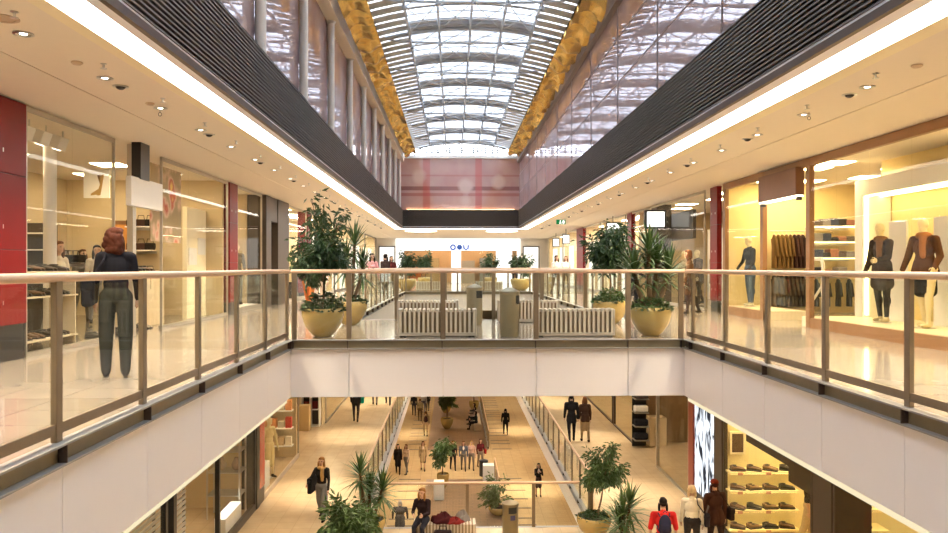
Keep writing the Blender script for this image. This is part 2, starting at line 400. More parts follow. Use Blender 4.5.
for i in range(20):
    a, b = arc(i / 20, .2), arc((i + 1) / 20, .2)
    g.quad((a[0], -3, a[1]), (b[0], -3, b[1]), (b[0], YEND + .3, b[1]), (a[0], YEND + .3, a[1]))
S('window_roof', g, roofglass, smooth=True)
LON = [.235, .365, .5, .635, .765]
bl = MB(); pu = MB(); cb = MB()
y = -2.6; k = 0
while y < YEND - .2:
    for (u0, u1) in ((.0, .235), (.765, 1.)): arcbox(bl, u0, u1, y - .235, y + .235, .08, .11, 6)
    arcbox(pu, .235, .765, y - .04, y + .04, .05, .17, 10); arcbox(pu, .235, .765, y + .27, y + .305, .1, .14, 10)
    y += .575
for yy in COLY:
    arcbox(cb, .235, .765, yy - .62, yy + .5, .13, .15, 10)
    arcbox(cb, .235, .765, yy + 1.45, yy + 1.75, .13, .15, 10)
S('ceiling_roof_blinds', bl, roofslat); S('ceiling_roof_purlins', pu, steelw); S('ceiling_roof_bands', cb, roofslat)
for i, u in enumerate(LON):
    x, z = arc(u, -.02)
    o = S('beam_ridge', MB().tube([(x, -3, z), (x, YEND + .2, z)], .04, 8), steelw, smooth=True)
t0 = None
for y in COLY:
    if t0 is None:
        t0 = thing('roof_truss', 'grey steel arched truss in the row under the glass barrel roof', 'roof truss', (0, y, 0), 0, 'arched trusses under the glass roof')
        MB().tube([(arc(.13 + .74 * u / 16, 0)[0], 0, arc(.13 + .74 * u / 16, 0)[1]) for u in range(17)], .055, 8).build('upper_chord', steelw, t0, True)
        MB().tube([(arc(.13 + .74 * u / 16, -.42 * math.sin(PI * u / 16) ** .6)[0], 0, arc(.13 + .74 * u / 16, -.42 * math.sin(PI * u / 16) ** .6)[1]) for u in range(17)], .032, 8).build('lower_chord', steelw, t0, True)
        for u in LON:
            a, b = arc(u, 0), arc(u, -.42); MB().tube([(a[0], 0, a[1]), (b[0], 0, b[1])], .024, 6).build('strut', steelw, t0, True)
            MB().ell((b[0], 0, b[1]), (.07, .07, .06)).build('node', steelw, t0, True)
        br = MB()
        for u, w in zip(LON[:-1], LON[1:]):
            for (p, q) in ((u, w), (w, u)):
                a, b = arc(p, -.40), arc(q, -.04); br.tube([(a[0], .0, a[1]), (b[0], 3.36, b[1])], .013, 5)
            a, b = arc(u, -.4), arc(w, 0); br.tube([(a[0], 0, a[1]), (b[0], 0, b[1])], .016, 5)
        for u in LON:
            a, b = arc(u, -.4), arc(u, -.04); br.tube([(a[0], 0, a[1]), (b[0], 1.69, b[1])], .016, 5)
            br.tube([(a[0], 0, a[1]), (b[0], -1.69, b[1])], .016, 5)
        br.build('bracing_rods', steelw, t0)
    else: dup(t0, (0, y, 0))
def valance(u0, u1, label):
    t = thing('gold_fabric_valance', label, 'fabric', (0, 0, 0)); m = MB(); r2 = random.Random(3); nu = 9; K = 16; pitch = 1.15; n = int((YEND + 2.6) / pitch)
    for p in range(n):
        vs = []; dep = r2.uniform(.30, .42); sk_ = r2.uniform(-.16, .16); tw = r2.uniform(0, 6)
        for k in range(K + 1):
            q2 = k / K; hang = dep * math.sin(PI * q2 ** 1.5) ** .8 + .035 * math.sin(q2 * 19 + tw)
            for j in range(nu):
                q = j / (nu - 1); u = u0 + (u1 - u0) * q
                x, z = arc(u, -.02 - hang * (.8 + .2 * math.sin(q * 6 + tw)) + r2.uniform(-.008, .008)); vs.append((x, -2.7 + (p + .06 + .80 * q2) * pitch + sk_ * q, z))
        m.add(vs, [(i * nu + j, i * nu + j + 1, (i + 1) * nu + j + 1, (i + 1) * nu + j) for i in range(K) for j in range(nu - 1)])
    m.build('gathered_folds', gold, t, True)
    k = MB(); arcbox(k, u0, u1, -2.8, YEND, .03, .05, 4); k.build('gap_shade_backing', M('valance_gap_shade', (.03, .02, .012), .8), t)  # dark sheet added for the shade in the gaps between folds
valance(.005, .105, 'gathered gold fabric strip along the roof edge above the pale columns')
valance(.895, .995, 'gathered gold fabric strip along the roof edge opposite the pale columns')
# far end lunette
m = MB()
for i in range(21):
    u = i / 20; a = arc(u, .18)
    if i % 2 == 0 and 0 < i < 20: m.box(a[0] - .045, YEND + .15, 7.5, a[0] + .045, YEND + .21, a[1])
m.box(-2.2, YEND + .15, 7.66, 3.2, YEND + .2, 7.72).box(-1.3, YEND + .15, 7.9, 2.3, YEND + .2, 7.95)
S('window_lunette', m, steelw)
g = MB()
for i in range(20):
    a, b = arc(i / 20, .19), arc((i + 1) / 20, .19)
    g.quad((a[0], YEND + .25, 7.5), (b[0], YEND + .25, 7.5), (b[0], YEND + .25, b[1]), (a[0], YEND + .25, a[1]))
S('window_lunette_glass', g, roofglass)
# enclosing walls
sbox('wall_outer_left', -9.8, -3.2, -10.5, -9.6, 76, 3.56, shopback)
sbox('wall_outer_right', 10.6, -3.2, -10.5, 10.8, 76, 3.56, shopback)
sbox('wall_near', -9.8, -3.4, -10.5, 10.8, -3.2, 8.6, shopback)
sbox('wall_far', -9.8, 64, -1, 10.8, 64.2, 3.56, shopback)
sbox('wall_middle_far', -9.8, 61.8, L1 - .5, 10.8, 62, -.9, shopback)
sbox('wall_lobby_far', -9.8, 75.8, -10.5, 10.8, 76, -5, shopback)
sbox('wall_lobby_near', -9.8, 17.8, -10.5, 10.8, 18, -6, shopback)
# lobby floor pattern ----------------------------------------------------------------------------
m = MB(); m.box(-1.6, 49.5, L0, 2.25, 72, L0 + .02).box(-1.45, 30, L0, 2.25, 42.6, L0 + .02); S('floor_lobby_deck', m, deckm)
m = MB()
for y0, y1 in ((49.6, 71), (31, 43)):
    y = y0; r3 = random.Random(5)
    while y < y1:
        m.box(-2.95, y, L0, -1.75, y + .12, L0 + .012); m.box(2.5, y, L0, 3.75, y + .12, L0 + .012)
        y += r3.choice((.75, .95, 1.5))
S('floor_lobby_inlay', m, inlay)
# ---------------------------------------------------------------- world and lamps
w = bpy.data.worlds.new('sky'); SC.world = w; w.use_nodes = True
n = w.node_tree.nodes; l = w.node_tree.links; n.clear()
bg = n.new('ShaderNodeBackground'); out = n.new('ShaderNodeOutputWorld')
tc = n.new('ShaderNodeTexCoord'); nz = n.new('ShaderNodeTexNoise'); nz.inputs['Scale'].default_value = 5
l.new(tc.outputs['Generated'], nz.inputs['Vector'])
cr = n.new('ShaderNodeValToRGB'); cr.color_ramp.elements[0].color = (.62, .78, 1, 1); cr.color_ramp.elements[1].color = (1, 1, 1, 1); cr.color_ramp.elements[0].position = .3; cr.color_ramp.elements[1].position = .6
l.new(nz.outputs['Fac'], cr.inputs[0]); l.new(cr.outputs[0], bg.inputs['Color']); bg.inputs['Strength'].default_value = 5.5; l.new(bg.outputs[0], out.inputs['Surface'])
# downlights ------------------------------------------------------------------------------------
def downlight(label, group, power):
    t = thing('downlight', label, 'ceiling light', (0, 0, CZ), 0, group)
    MB().lathe([(.062, -.001), (.088, -.001), (.092, -.012), (.066, -.014), (.062, -.001)], 24).build('trim_ring', chrome, t, True)
    MB().lathe([(.064, -.003), (.03, -.0045), (0.0, -.0045)], 20).build('reflector', chrome, t, True); MB().lathe([(.034, -.005), (.03, -.009), (.0, -.010)], 16).build('lens', lens, t, True)
    spot((0, 0, -.13), power, 125, .8, (1, .80, .56), t); return t
def eyeball(label, group):
    t = thing('eyeball_spotlight', label, 'ceiling light', (0, 0, CZ), 0, group)
    MB().lathe([(.06, -.001), (.09, -.001), (.093, -.01), (.06, -.012), (.06, -.001)], 24).build('trim_ring', chrome, t, True)
    MB().ell((0, 0, .0), (.058, .058, .045), 16, 8).build('swivel_eye', black, t, True); return t
def sprinkler(label, group):
    t = thing('ceiling_sprinkler', label, 'sprinkler', (0, 0, CZ), 0, group)
    MB().lathe([(.032, 0), (.032, -.006), (.012, -.01), (.010, -.05), (0.0, -.05)], 14).build('stem', chrome, t, True)
    MB().lathe([(0.0, -.056), (.034, -.056), (.034, -.05), (0.0, -.05)], 14).build('deflector', chrome, t, True); return t
for (X, Xs, nm, g_) in ((-3.97, -3.71, 'walkway of the red-fronted shoe shop', 'a'), (4.96, 4.72, 'walkway of the brown-framed clothes shop', 'b')):
    d = e = s_ = None
    for k in range(25):
        y = 2.25 + 1.69 * k + (0 if g_ == 'a' else .2)
        if k == 0:
            d = downlight('small round recessed downlight in the ceiling over the ' + nm, 'downlights over the ' + nm, 260); d.location = (X, y, CZ)
            s_ = sprinkler('small T-shaped sprinkler head in the ceiling over the ' + nm, 'sprinklers over the ' + nm); s_.location = (Xs, y - .62, CZ)
            e = eyeball('tilted dark eyeball spotlight in the ceiling over the ' + nm, 'eyeball spotlights over the ' + nm); e.location = (X, y + .42, CZ)
        else:
            dup(d, (X, y, CZ)); dup(s_, (Xs, y - .62, CZ))
            if k % 2 == 0: dup(e, (X, y + .42, CZ))
for (px, py, lb) in ((77, 62, 'flat round smoke detector on the ceiling beside the red column'), (917, 65, 'flat round smoke detector on the ceiling above the brown-framed shop'), (150, 103, 'flat round smoke detector on the ceiling over the white blank sign')):
    p = at_z(px, py, CZ); o = MB().lathe([(.0, 0), (.055, 0), (.06, -.012), (.04, -.028), (0.0, -.03)], 20).build('smoke_detector', M('detector', (.55, .42, .30), .5), None, True, p); tag(o, lb, 'smoke detector')
p = at_z(3, 18, CZ); o = MB().lathe([(.10, -.001), (.13, -.001), (.13, -.008), (.10, -.008), (.10, -.001)], 28).build('round_ceiling_speaker', M('detector'), None, True, p); tag(o, 'large round flush ceiling speaker grille nearest the red column', 'speaker')
for (px, py, lb) in ((160, 116, 'small wire hook hanging below the ceiling on the shoe-shop side'), (809, 120, 'small wire hook hanging below the ceiling on the clothes-shop side')):
    p = at_z(px, py - 8, CZ); m = MB(); m.tube([(0, 0, 0), (0, 0, -.06)], .003, 6); m.tube([(.022 * math.sin(a * PI / 6), 0, -.085 + .025 * math.cos(a * PI / 6)) for a in range(13)], .004, 6)
    o = m.build('ceiling_hook', bind, None, False, p); tag(o, lb, 'hook')
WL = (1, .83, .59)
# lamps below our floor and at the far end
for y in (9, 16, 23, 30.5, 38):
    spot((-3.95, y, -1.0), 780, 52, .95, WL); spot((5.2, y - .5, -1.0), 780, 52, .95, WL)
for y in (13.5, 19.5, 26.5, 34.5, 42): spot((-3.3, y, -1.0), 215, 140, .9, WL); spot((4.4, y, -1.0), 215, 140, .9, WL)
spot((-1.4, 16, -1.0), 300, 130, .9, WL); spot((2.4, 16, -1.0), 300, 130, .9, WL)
for (x, y) in ((-3, 40), (4.1, 40.5), (4.6, 55), (-3, 54), (-2.9, 33), (3.9, 33)): spot((x, y, L1 - .95), 650, 65, .9, WL)
for y in (49, 57, 65, 72):
    for x in (-5, -1, 3, 6): spot((x, y, L1 - .95), 190, 150, .9, WL)
for x in (-2, .5, 3): spot((x, 41, -1), 900, 120, .9, WL)
for (x, y) in ((-1.8, 47.5), (2.8, 47.5), (.5, 52), (-4.5, 54), (5.5, 54)): spot((x, y, CZ - .05), 420, 150, .9)
for (x, y) in ((-1.9, 46.5), (2.9, 46.5)):  # discs widened to draw the ceiling glow of downlight and cove
    t = thing('downlight', 'large glow disc drawn round a downlight in the pair before the white far shopfront', 'ceiling light', (x, y, CZ), 0, 'pair of widened ceiling glows at the far end')
    MB().lathe([(0, -.03), (.93, -.03), (.95, 0), (0, 0)], 28).build('lens', lens, t, True); MB().lathe([(.95, 0), (1.0, 0), (1.0, -.03), (.95, -.03), (.95, 0)], 28).build('trim_ring', chrome, t, True)
# ================================================================ BALUSTRADES
GAP = .035
def balustrade(label, p0, p1, posts, s=1, H=1.16, z=0., mats=None, group=None, gap_end=.03, lower=False):
    """runs p0 -> p1; s=+1: the open void is on the local +y side. Posts: distances along the run"""
    p0, p1 = Vector(p0), Vector(p1); d = p1 - p0; L = d.length; rz = math.atan2(d.y, d.x)
    pm, rm, gm = mats or (bronze, railm, glass)
    t = thing('balustrade', label, 'balustrade', (p0.x, p0.y, z), rz, group)
    prof = [(-.03, -.02), (-.036, 0), (-.03, .022), (-.012, .034), (.012, .034), (.03, .022), (.036, 0), (.03, -.02), (.012, -.03), (-.012, -.03)]
    MB().prism([(a, H - .034 + b) for a, b in prof], .0, L, 'x').build('handrail', rm, t, True)
    c = MB(); y0 = s * .0; 
    c.box(0, s * -.03, -.012, L, s * .085, .004)
    c.build('base_flange', flange, t)
    c = MB(); c.box(.0, s * .004, -.135, L, s * .016, -.012); c.build('base_web', channel, t)
    c = MB(); c.box(0, s * .004, -.15, L, s * .085, -.135); c.build('base_flange', flange, t)
    ps = sorted(posts)
    for p in ps:
        q = MB().box(p - .042, -.022, .004, p + .042, .022, H - .055).build('post', pm, t, bevel=.004)
        m = MB().box(p - .02, s * .017, -.135, p - .008, s * .08, -.012)
        m.ell((p - .014, s * .05, -.05), (.012, .01, .01), 8, 5).build('stiffener', brown_tr, q)
    e = [0] + ps + [L]
    for a, b in zip(e[:-1], e[1:]):
        a += .045 if a > 0 else gap_end; b -= .045 if b < L else gap_end
        if b - a < .12: continue
        g = MB().box(a, -.006, .13 if lower else .03, b, .006, H - .085).build('glass_panel', gm, t)
        if lower: MB().box(a - .01, -.014, .055, b + .01, .014, .13).build('bottom_rail', pm, g, bevel=.003)
    return t
def rel(vals, o): return [v - o for v in vals]
balustrade('long glass balustrade with bronze posts along the walkway in front of the red-fronted shoe shop', (XL, -2.9, 0), (XL, YB0 - .02, 0), rel([y for y in LEFT_POSTS if y > -2.8], -2.9), -1, lower=True)
balustrade('long glass balustrade with bronze posts along the walkway before the brown-framed clothes shop', (XR, -2.9, 0), (XR, YB0 - .02, 0), rel([y for y in RIGHT_POSTS if y > -2.8], -2.9), 1, lower=True)
balustrade('glass balustrade across the front edge of the bridge with slatted benches and planters', (XL + .04, YB0, 0), (XR - .04, YB0, 0), [.06] + rel(BRIDGE_POSTS, XL + .04) + [XR - XL - .14], -1)
balustrade('glass balustrade across the rear edge of the bridge behind benches and bins', (XL2 + .04, YB1, 0), (XR - .04, YB1, 0), [.06, 1.1, 2.2, 3.3, 4.4, 5.4, XR - XL2 - .14], 1)
n2 = [1.0 + 1.48 * k for k in range(14)]
balustrade('glass balustrade along the second void on the side of the dark shop portal', (XL2, YB1 + .04, 0), (XL2, YB2 - .04, 0), n2, -1)
balustrade('glass balustrade along the second void on the side of the dark blade sign', (XR, YB1 + .04, 0), (XR, YB2 - .04, 0), n2, 1)
balustrade('glass balustrade across the distant second bridge before the white far shopfront', (XL2 + .04, YB2, 0), (XR - .04, YB2, 0), [.06, 1.3, 2.6, 3.9, 5.1, XR - XL2 - .14], -1)
n3 = [.9 + 1.48 * k for k in range(17)]
mid = (bronze, railm, glass)
balustrade('glass balustrade of the middle floor beside the walking woman with black bag', (XL1, YL1 + .04, 0), (XL1, 45.9, 0), n3, -1, z=L1)
balustrade('glass balustrade of the middle floor beside the couple in dark coats', (XR1, YL1 + .04, 0), (XR1, 45.9, 0), n3, 1, z=L1)
balustrade('glass balustrade across the middle floor behind the seated woman and waste bin', (XL1 + .04, YL1, 0), (XR1 - .04, YL1, 0), [.06, 2.72, at_y(532, YL1) - XL1, XR1 - XL1 - .14], 1, z=L1)
balustrade('low glass balustrade on the lobby deck beside the seated visitors', (2.28, 49.6, 0), (2.28, 66, 0), [.05 + 1.6 * k for k in range(11)], 1, 1.05, L0 + .16)
balustrade('short glass balustrade in the lobby beside the white plinths', (2.28, 38.5, 0), (2.28, 42.5, 0), [.05, 2, 3.95], 1, 1.05, L0 + .16)
# ================================================================ BENCHES
def bench(label, loc, w=1.34, dep=.46, h=.47, group=None, rz=0, mats=None):
    bm_, bd_ = mats or (bench_m, bench_d)
    t = thing('slatted_bench', label, 'bench', loc, rz, group); n = int(round(w / .079)); p = w / n
    for i in range(n):
        x = -w / 2 + (i + .5) * p; m = MB()
        m.prism([(-dep / 2, .05), (-dep / 2, h), (dep / 2, h), (dep / 2, .05), (dep / 2 - .035, .05), (dep / 2 - .035, h - .035), (-dep / 2 + .035, h - .035), (-dep / 2 + .035, .05)], x - .0195, x + .0195, 'x')
        m.build('slat', bm_, t)
    m = MB(); m.box(-w / 2, -dep / 2 - .006, .02, w / 2, -dep / 2 + .045, .068).box(-w / 2, dep / 2 - .045, .02, w / 2, dep / 2 + .006, .068)
    m.box(-w / 2, -dep / 2, .02, -w / 2 + .04, dep / 2, .068).box(w / 2 - .04, -dep / 2, .02, w / 2, dep / 2, .068).build('base_frame', bd_, t)
    for x in (-w / 2 + .008, w / 2 - .008): MB().box(x - .014, -dep / 2 - .004, .02, x + .014, dep / 2 + .004, h + .004).build('end_panel', bd_, t, bevel=.004)
    MB().box(-w / 2 + .03, -.12, .07, w / 2 - .03, .12, h - .05).build('gap_shade_panel', M('bench_gap_shade', (.33, .23, .135), .6), t)  # brown panel added to darken the gaps between the slats
    for x in (-w / 2 + .08, w / 2 - .08): MB().box(x - .05, -dep / 2 + .03, 0, x + .05, dep / 2 - .03, .022).build('foot', black, t)
    return t
def bx_(px, Y): return at_y(px, Y)
bench('slatted pale bench at the bridge front edge, between the ficus planter and bin', (bx_(437.5, 13.55), 13.62, 0))
bench('slatted pale bench at the bridge front edge, between the bin and dracaena planter', (bx_(574, 13.55), 13.62, 0), 1.36)
bench('slatted pale bench at the bridge rear, behind the bench beside the ficus planter', (bx_(428, 17.0), 17.05, 0), 1.31)
bench('slatted pale bench at the bridge rear, partly hidden behind the front bin', (bx_(528, 17.0), 17.05, 0), 1.31)
bench('distant slatted bench on the second bridge beside the round bushy planter', (bx_(428, 39.5), 39.6, 0), 1.2)
bench('distant slatted bench on the second bridge behind the two bins', (bx_(489, 39.5), 39.6, 0), 1.35)
b_l1 = bench('slatted bench on the middle floor carrying the seated woman and pile of coats', (-.2, 18.8, L1), 1.48)
bench('slatted bench on the lobby deck under the seated visitors', (1.75, 57.2, L0 + .02), 4.4, .5, .46, rz=PI / 2)
# ================================================================ BINS
def bin_(label, loc, r=.17, h=.85, rz=0, sticker=True, binm=binm):
    t = thing('waste_bin', label, 'bin', loc, rz)
    MB().lathe([(r * .9, 0), (r * .96, .02), (r, .05), (r, h - .13)], 32).build('body', binm, t, True)
    MB().lathe([(r, h - .13), (r + .012, h - .125), (r + .012, h - .085), (r * .95, h - .07), (r * .30, h - .02), (0, h - .01)], 32).build('lid', binm, t, True)
    m = MB(); vs = []; n = 8
    for i in range(n + 1):
        a = -.55 + 1.1 * i / n; vs += [((r + .003) * math.sin(a), -(r + .003) * math.cos(a), h - .30), ((r + .003) * math.sin(a), -(r + .003) * math.cos(a), h - .15)]
    m.add(vs, [(2 * i, 2 * i + 2, 2 * i + 3, 2 * i + 1) for i in range(n)]).build('opening', bind, t, True)
    if sticker:
        m = MB(); vs = []
        for i in range(n + 1):
            a = -.32 + .64 * i / n; vs += [((r + .003) * math.sin(a), -(r + .003) * math.cos(a), h - .46), ((r + .003) * math.sin(a), -(r + .003) * math.cos(a), h - .34)]
        st = m.add(vs, [(2 * i, 2 * i + 2, 2 * i + 3, 2 * i + 1) for i in range(n)]).build('sticker', M('sticker_blue', (.045, .04, .12), .4), t, True); st['label'] = 'dark blue square sticker'
    return t
bin_('round olive steel waste bin standing foremost between the two front benches', (bx_(509.5, 13.5), 13.5, 0), .17, .86, 1.15, False)
bin_('round olive steel waste bin standing further back beside the rear bench', (bx_(474.5, 16.2), 16.2, 0), .165, .86, .75, False)
bin_('round steel waste bin with blue sticker on the middle floor by the seated woman', (bx_(511, 18.9), 19.1, L1), .195, .9, .25, True, M('bin_olive', (.21, .165, .09), .45, .4))
p = at_z(486, 492, L0)
bin_('small dark waste bin in the lobby beside the aisle crowd', (p.x, 43.3, L0), .24, .95, .1, True, M('bin_black', (.03, .03, .04), .5))
# ================================================================ PLANTS
def leaf(m, p, d, n, L, W, fold=.25):
    d = d.normalized(); s = d.cross(n)
    if s.length < 1e-3: s = d.cross(Vector((1, 0, 0)))
    s.normalize(); u = s.cross(d)
    a = p; b = p + d * L * .45 - u * W * fold; e = p + d * L - u * L * .15
    l_, r_ = p + d * L * .42 + s * W * .5 + u * W * fold * .4, p + d * L * .42 - s * W * .5 + u * W * fold * .4
    m.add([a, l_, e, r_, b], [(0, 4, 1), (1, 4, 2), (0, 3, 4), (4, 3, 2)])
def strap(m, p, d, L, W, droop, r):
    d = d.normalized(); s = d.cross(Vector((0, 0, 1)))
    if s.length < 1e-3: s = Vector((1, 0, 0))
    s.normalize(); vs = []; q = p.copy(); N = 6
    for i in range(N + 1):
        t = i / N; w = W * (.55 + 1.3 * t * (1 - t) * 1.4) * (1 - t ** 3) * .5 + .001
        vs += [q - s * w, q + s * w]; d = (d + Vector((0, 0, -droop / N * (.4 + t)))).normalized(); q = q + d * L / N
    m.add(vs, [(2 * i, 2 * i + 1, 2 * i + 3, 2 * i + 2) for i in range(N)])
def rdir(r, zmin=-1, zmax=1):
    z = r.uniform(zmin, zmax); a = r.uniform(0, 2 * PI); q = math.sqrt(max(0, 1 - z * z)); return Vector((q * math.cos(a), q * math.sin(a), z))
def bowl(t, R=.36, h=.50, mat=None):
    MB().lathe([(R * .38, 0), (R * .42, .01), (R * .62, h * .16), (R * .86, h * .42), (R * .99, h * .72), (R, h * .86), (R * .97, h * .97), (R * .92, h), (R * .86, h * .97), (R * .86, h * .86)], 40).build('bowl', mat or potm, t, True)
    MB().lathe([(0, h * .90), (R * .5, h * .90), (R * .87, h * .88)], 24).build('soil', soil, t, True)
def undergrowth(t, R, z, hgt, seed, n=260, mat=None):
    r = random.Random(seed); m = MB()
    for i in range(n):
        a = r.uniform(0, 2 * PI); q = R * math.sqrt(r.random()); p = Vector((q * math.cos(a), q * math.sin(a), z + hgt * (1 - (q / R) ** 2) * r.uniform(.15, 1)))
        d = rdir(r, -.15, .8) + Vector((math.cos(a), math.sin(a), 0)) * .6; leaf(m, p, d, rdir(r, .3, 1), r.uniform(.07, .13), r.uniform(.035, .06))
    m.build('ground_cover', mat or leafd, t)
def tree(t, z0, stem_h, blobs, n, seed, L=(.09, .15), mat=None, stems=1, lean=(0, 0)):
    """crown of real leaves hung on branches; blobs: (x, y, z, rx, ry, rz, weight)"""
    r = random.Random(seed); m = MB(); tr = MB()
    for k in range(stems):
        o = Vector((r.uniform(-.06, .06) * (stems > 1), r.uniform(-.06, .06) * (stems > 1), z0)); top = Vector((lean[0], lean[1], z0 + stem_h))
        tr.tube([o, o.lerp(top, .5) + Vector((r.uniform(-.03, .03), r.uniform(-.03, .03), 0)), top], [.026, .021, .016], 7)
    tot = sum(b[6] for b in blobs)
    for b in blobs:
        c = Vector(b[:3]); base = Vector((lean[0], lean[1], z0 + stem_h))
        nb = max(3, int(9 * b[6])); k = int(n * b[6] / tot / nb)
        for _ in range(nb):
            e = c + Vector([rdir(r)[i] * b[3 + i] * r.uniform(.75, 1.05) for i in range(3)]); mp = base.lerp(e, .5) + Vector((0, 0, .06))
            tr.tube([base, mp, e], [.012, .008, .003], 5, False)
            for q in range(k):
                f_ = r.uniform(.35, 1.03); p = base.lerp(mp, f_ * 2) if f_ < .5 else mp.lerp(e, f_ * 2 - 1)
                p = p + Vector([r.gauss(0, .07) for _ in range(3)]); d = (p - c) * .8 + rdir(r, -.9, .35) * .35 + Vector((0, 0, -.12))
                leaf(m, p, d, rdir(r, .1, 1), r.uniform(*L), r.uniform(.034, .055) * L[1] / .15)
    tr.build('stem', bark, t, True); m.build('foliage', mat or leafd, t)
def dracaena(t, z0, heads, seed, nl=46, L=.46, W=.042, mat=None, r0=.035, lo_=-.45):
    r = random.Random(seed)
    for (x, y, h) in heads:
        b = Vector((x * .22, y * .22, z0)); e = Vector((x, y, z0 + h)); md = b.lerp(e, .5) + Vector((x * .06, 0, -.02))
        MB().tube([b, md, e], [r0 * 1.15, r0, r0 * .8], 9).build('cane', bark, t, True)
        m = MB()
        for i in range(nl):
            q = i / nl; a = i * 2.4 + r.uniform(-.2, .2); el = lo_ + (1.4 - lo_) * q + r.uniform(-.1, .1)
            d = Vector((math.cos(a) * math.cos(el), math.sin(a) * math.cos(el), math.sin(el)))
            strap(m, e + Vector((0, 0, -.26 + .34 * q)), d, L * r.uniform(.75, 1.1) * (1.05 - .25 * q), W * r.uniform(.8, 1.15), .85 - .5 * q, r)
        m.build('leaf_rosette', mat or leafm, t)
P = lambda nm, lb, loc: thing(nm, lb, 'plant', loc)
t = P('potted_ficus', 'tall ficus in a glazed ochre bowl at the bridge front corner beside the slatted bench', (at_y(322.5, 13.55), 13.58, 0)); bowl(t, .365, .49); undergrowth(t, .36, .44, .34, 1, 480)
tree(t, .45, .75, [(-.03, 0, 1.42, .50, .42, .26, 1.2), (.18, 0, 1.66, .40, .34, .2, .6), (-.1, 0, 1.98, .24, .2, .26, .28), (-.12, .02, 2.33, .10, .10, .16, .12), (.33, 0, 2.08, .16, .14, .1, .12), (-.4, -.05, 1.5, .14, .2, .2, .3), (-.05, -.1, 1.12, .42, .34, .16, .6)], 2700, 11, (.10, .165))
t = P('potted_dracaena', 'strap-leaved dracaena in an ochre bowl half hidden behind the tall ficus', (at_y(350, 16.3), 16.3, 0)); bowl(t, .36, .49); undergrowth(t, .33, .44, .2, 2, 240)
dracaena(t, .45, [(.1, 0, 1.25), (.25, .1, .75), (-.1, .1, .9)], 5, 60, .6)
t = P('potted_dracaena', 'large dracaena with thick bare canes in a shiny ochre bowl at the bridge front', (at_y(651, 13.55), 13.58, 0)); bowl(t, .365, .50); undergrowth(t, .36, .45, .24, 3, 450, leafm)
dracaena(t, .42, [(-.05, -.05, 1.12), (-.30, 0, .74), (.14, .1, .92), (.34, .05, .74), (.02, .22, .75)], 6, 74, .55, .046, None, .045, -.15)
t = P('potted_tree', 'bushy dark-leaved tree in an ochre bowl behind the front bench and big dracaena', (at_y(610, 16.4), 16.4, 0)); bowl(t, .37, .49); undergrowth(t, .37, .44, .32, 4, 450, leafm)
tree(t, .45, .8, [(-.1, 0, 1.55, .5, .45, .3, 1.2), (0, 0, 1.95, .42, .4, .25, .9), (-.35, 0, 1.6, .2, .2, .3, .3), (.25, 0, 1.85, .3, .3, .25, .5), (.05, 0, 1.25, .5, .4, .2, .5)], 2300, 12, (.11, .18))
# middle floor
t = P('potted_dracaena', 'dracaena with two leafy heads on the middle floor above the dense broad-leaved bush', (at_y(369, 19.0), 19.0, L1)); bowl(t, .40, .5); undergrowth(t, .35, .45, .1, 5, 120)
dracaena(t, .45, [(-.22, 0, 1.15), (.32, -.05, .78), (.0, .15, .7)], 8, 80, .62, .05, leafm, .04)
t = P('potted_bush', 'dense broad-leaved bush on the middle floor in front of the two-headed dracaena', (at_y(352, 17.5), 17.4, L1)); bowl(t, .42, .5)
tree(t, .45, .3, [(0, 0, 1.02, .66, .55, .48, 1.6), (-.25, -.1, .85, .5, .4, .4, .8), (.3, 0, .9, .4, .4, .4, .8)], 2800, 14, (.15, .23), leafm, 3)
t = P('potted_tree', 'round-crowned small tree in an ochre bowl on the middle floor by the walkway rail', (at_y(594, 19.0), 19.0, L1)); bowl(t, .42, .52); undergrowth(t, .39, .47, .16, 6, 300)
tree(t, .5, .85, [(.28, 0, 1.72, .50, .45, .42, 1.5), (.22, 0, 1.45, .42, .4, .25, .8), (.3, 0, 2.12, .25, .25, .15, .3)], 2500, 15, (.10, .16), leafm, 2, (.25, 0))
t = P('potted_dracaena', 'spiky green dracaena on the middle floor behind the person in the red shirt', (at_y(625, 17.6), 17.6, L1)); bowl(t, .38, .48)
dracaena(t, .42, [(-.05, 0, .55), (.12, .05, .78), (-.1, .1, .3)], 9, 64, .72, .052, leafm, .04)
# lobby
def lobby_tree(label, loc, h, seed, pot=.55, kind=0):
    t = P('potted_tree', label, loc); bowl(t, pot, .75)
    tree(t, .68, h * .35, [(0, 0, h * .55, .55, .5, .5, 1), (.1, 0, h * .8, .5, .45, .4, 1), (-.3, 0, h * .62, .35, .3, .3, .5)], 1300, seed, (.17, .28), leafb if kind else leafm, 3)
lobby_tree('leafy green tree in a yellow bowl in the lobby aisle beside walking group', (at_y(443, 41), 41.0, L0 + .02), 2.9, 21, .32)
lobby_tree('leafy tree in a yellow bowl on the far lobby deck, nearer the camera', (at_y(447, 56), 56.0, L0 + .02), 3.2, 22, .45)
lobby_tree('leafy tree in a yellow bowl at the very back of the lobby deck', (at_y(446, 62), 62.0, L0 + .02), 2.9, 23, .42)
lobby_tree('bushy tree behind the seated visitors on the lobby deck', (at_y(474, 63), 63.0, L0 + .02), 3.9, 24, .4)
t = P('shrub', 'pale green bushy shrub in the lobby beside the middle-floor bin', (at_y(498, 36.4), 36.4, L0 + .02)); bowl(t, .45, .4)
tree(t, .36, .3, [(0, 0, 1.3, .62, .5, .5, 1.2), (-.1, 0, .75, .7, .5, .4, 1)], 1000, 25, (.16, .24), leafb, 3)
